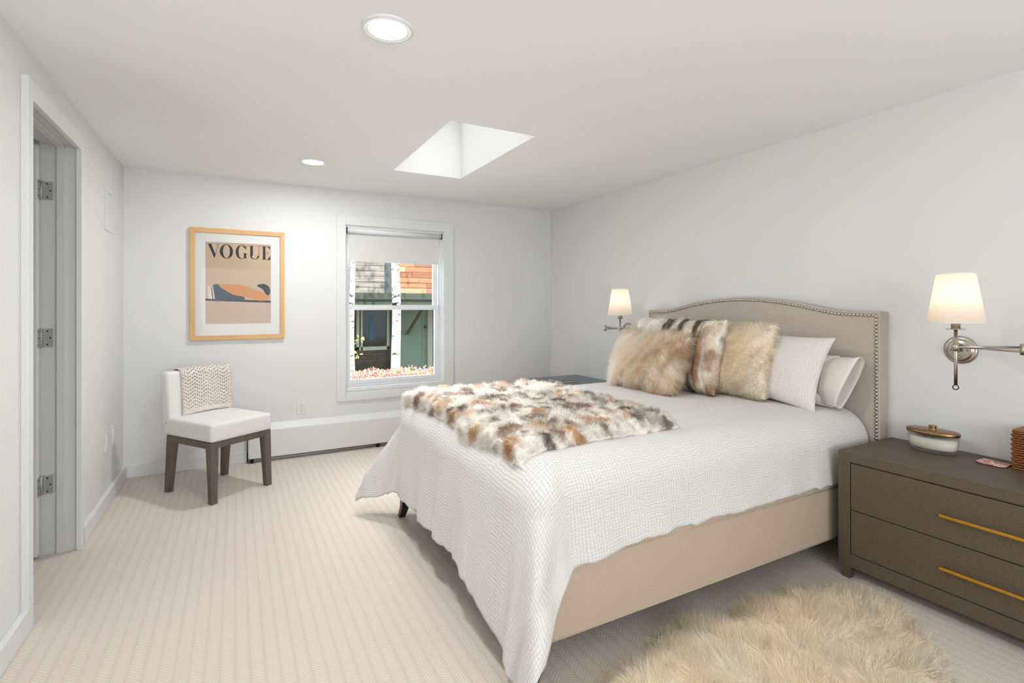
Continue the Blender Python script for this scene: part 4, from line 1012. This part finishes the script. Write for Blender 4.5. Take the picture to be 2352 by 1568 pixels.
for a, b in (((2.678, .25), (2.74, 1.45)), ((2.775, .25), (2.825, 1.45)), ((3.437, .25), (3.505, 1.45)), ((2.678, .245), (3.505, .336))):
    part('window_frame', MB().box((a[0], 13.12, a[1]), (b[0], 13.2, b[1])), 'cream_trim', wn)
part('curtain', MB().box((3.00, 13.155, .50), (3.10, 13.17, 1.10)), 'blue_curtain', wn)  # blue strip on the pane, a reflection put in as colour
part('post', MB().box((3.515, 13.05, -.9), (3.60, 13.2, 1.42)), 'post_blue', nb)
part('sage_wall', MB().box((3.60, 13.18, -.9), (4.383, 13.4, 1.5)), 'green_wall', nb)
part('sage_wall', MB().box((4.388, 13.18, -.9), (4.53, 13.4, 1.5)), 'green_wall', nb)
part('cream_post', MB().box((4.529, 13.10, -.9), (4.664, 13.25, 1.45)), 'cream_trim', nb)
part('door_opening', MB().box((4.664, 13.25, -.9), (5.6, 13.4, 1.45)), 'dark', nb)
part('brace', MB().loft([[(3.93, 13.05, .62), (3.985, 13.05, .62), (3.985, 13.18, .62), (3.93, 13.18, .62)], [(4.20, 12.30, 1.44), (4.255, 12.30, 1.44), (4.255, 12.43, 1.44), (4.20, 12.43, 1.44)]]), 'brown_brace', nb)
part('door_knob', MB().ball((4.46, 13.15, .80), .03), 'latch', nb, True)

def birch(label, x, y, r, dx, crown, seed):
    g = np.random.default_rng(seed)
    t = thing('birch_tree', label, 'tree', (x, y, 0), group='birch trees outside the window')
    pts_ = [(x + dx * z + .012 * math.sin(z * 3 + seed), y, z) for z in np.linspace(0, 7.5, 24)]
    part('trunk', MB().tube(pts_, [r * (1.12 - .09 * z[2]) for z in pts_], 18), 'birch', t, True)
    n = crown; cen_ = np.array([x + .15, y + .2, 6.4])
    P = cen_ + g.normal(size=(n, 3)) * np.array([.55, .8, .9]); a = g.normal(size=(n, 3)); a /= np.linalg.norm(a, axis=1, keepdims=True); b = np.cross(a, g.normal(size=(n, 3))); b /= np.linalg.norm(b, axis=1, keepdims=True)
    V = np.stack([P - a * .045, P + b * .028, P + a * .045, P - b * .028], 1).reshape(-1, 3); F = np.arange(n * 4).reshape(n, 4)
    lo = part('crown', mesh_np('crown', V, F), 'leaf', t, fix=False); lo['kind'] = 'stuff'
    return t
birch('slim white birch trunk at the left edge of the window view', 1.563, 8.0, .040, .0, 1500, 2)
b2 = birch('thick white birch trunk in the middle of the window view', 2.245, 8.0, .068, -.006, 1500, 4)
# leafy twigs by the slim trunk
for k, (x, z) in enumerate(((1.66, .86), (1.64, .63))):
    m_ = MB(); m_.tube([(1.58, 7.97, z - .10), (x, 7.95, z)], .004, 6)
    t = thing('leafy_twig', ('upper', 'lower')[k] + ' small leafy twig beside the slim birch trunk', 'twig', (x, 7.95, z - .1), group='twigs on the slim birch')
    part('stem', m_, 'leaf', t)
    g = np.random.default_rng(60 + k)
    for i in range(7):
        a = g.uniform(0, 2 * PI); c = Vector((x + .05 * math.cos(a), 7.94 + .02 * math.sin(3 * a), z + .05 * math.sin(a))); dd = Vector((math.cos(a), .1, math.sin(a))) * .032; ss = Vector((-math.sin(a), .2, math.cos(a))) * .012
        part('leaf', MB().add([c - dd, c + ss, c + dd, c - ss], [(0, 1, 2, 3)]), 'leaf', t, fix=False)
# flowering hedge
g = np.random.default_rng(77); n = 9000
P = np.stack([g.uniform(.9, 3.6, n), g.uniform(7.2, 7.92, n), g.random(n)], -1)
P[:, 2] = (.20 + .20 * P[:, 2]) * (.9 + .25 * vnoise(P[:, 0] * 5, P[:, 1] * 3, 6)) + .05 * np.clip((P[:, 0] - 2.3), 0, 1)
a = g.normal(size=(n, 3)); a /= np.linalg.norm(a, axis=1, keepdims=True); b = np.cross(a, g.normal(size=(n, 3))); b /= np.linalg.norm(b, axis=1, keepdims=True)
V = np.stack([P - a * .016, P + b * .012, P + a * .016, P - b * .012], 1).reshape(-1, 3); F = np.arange(n * 4).reshape(n, 4)
pal = np.array([rgb(236, 150, 160), rgb(244, 196, 190), rgb(232, 214, 150), rgb(214, 120, 128), rgb(150, 180, 90), rgb(246, 222, 208)])
ci = g.choice(6, n, p=[.28, .24, .14, .10, .10, .14]); me = mesh_np('flower_bed', V, F); set_col(me, np.repeat(pal[ci], 4, 0))
solo('flower_bed', me, 'petal', 'bed of pink and yellow flowers below the window', 'flowers', (2.2, 7.55, .02), kind='stuff', fix=False)
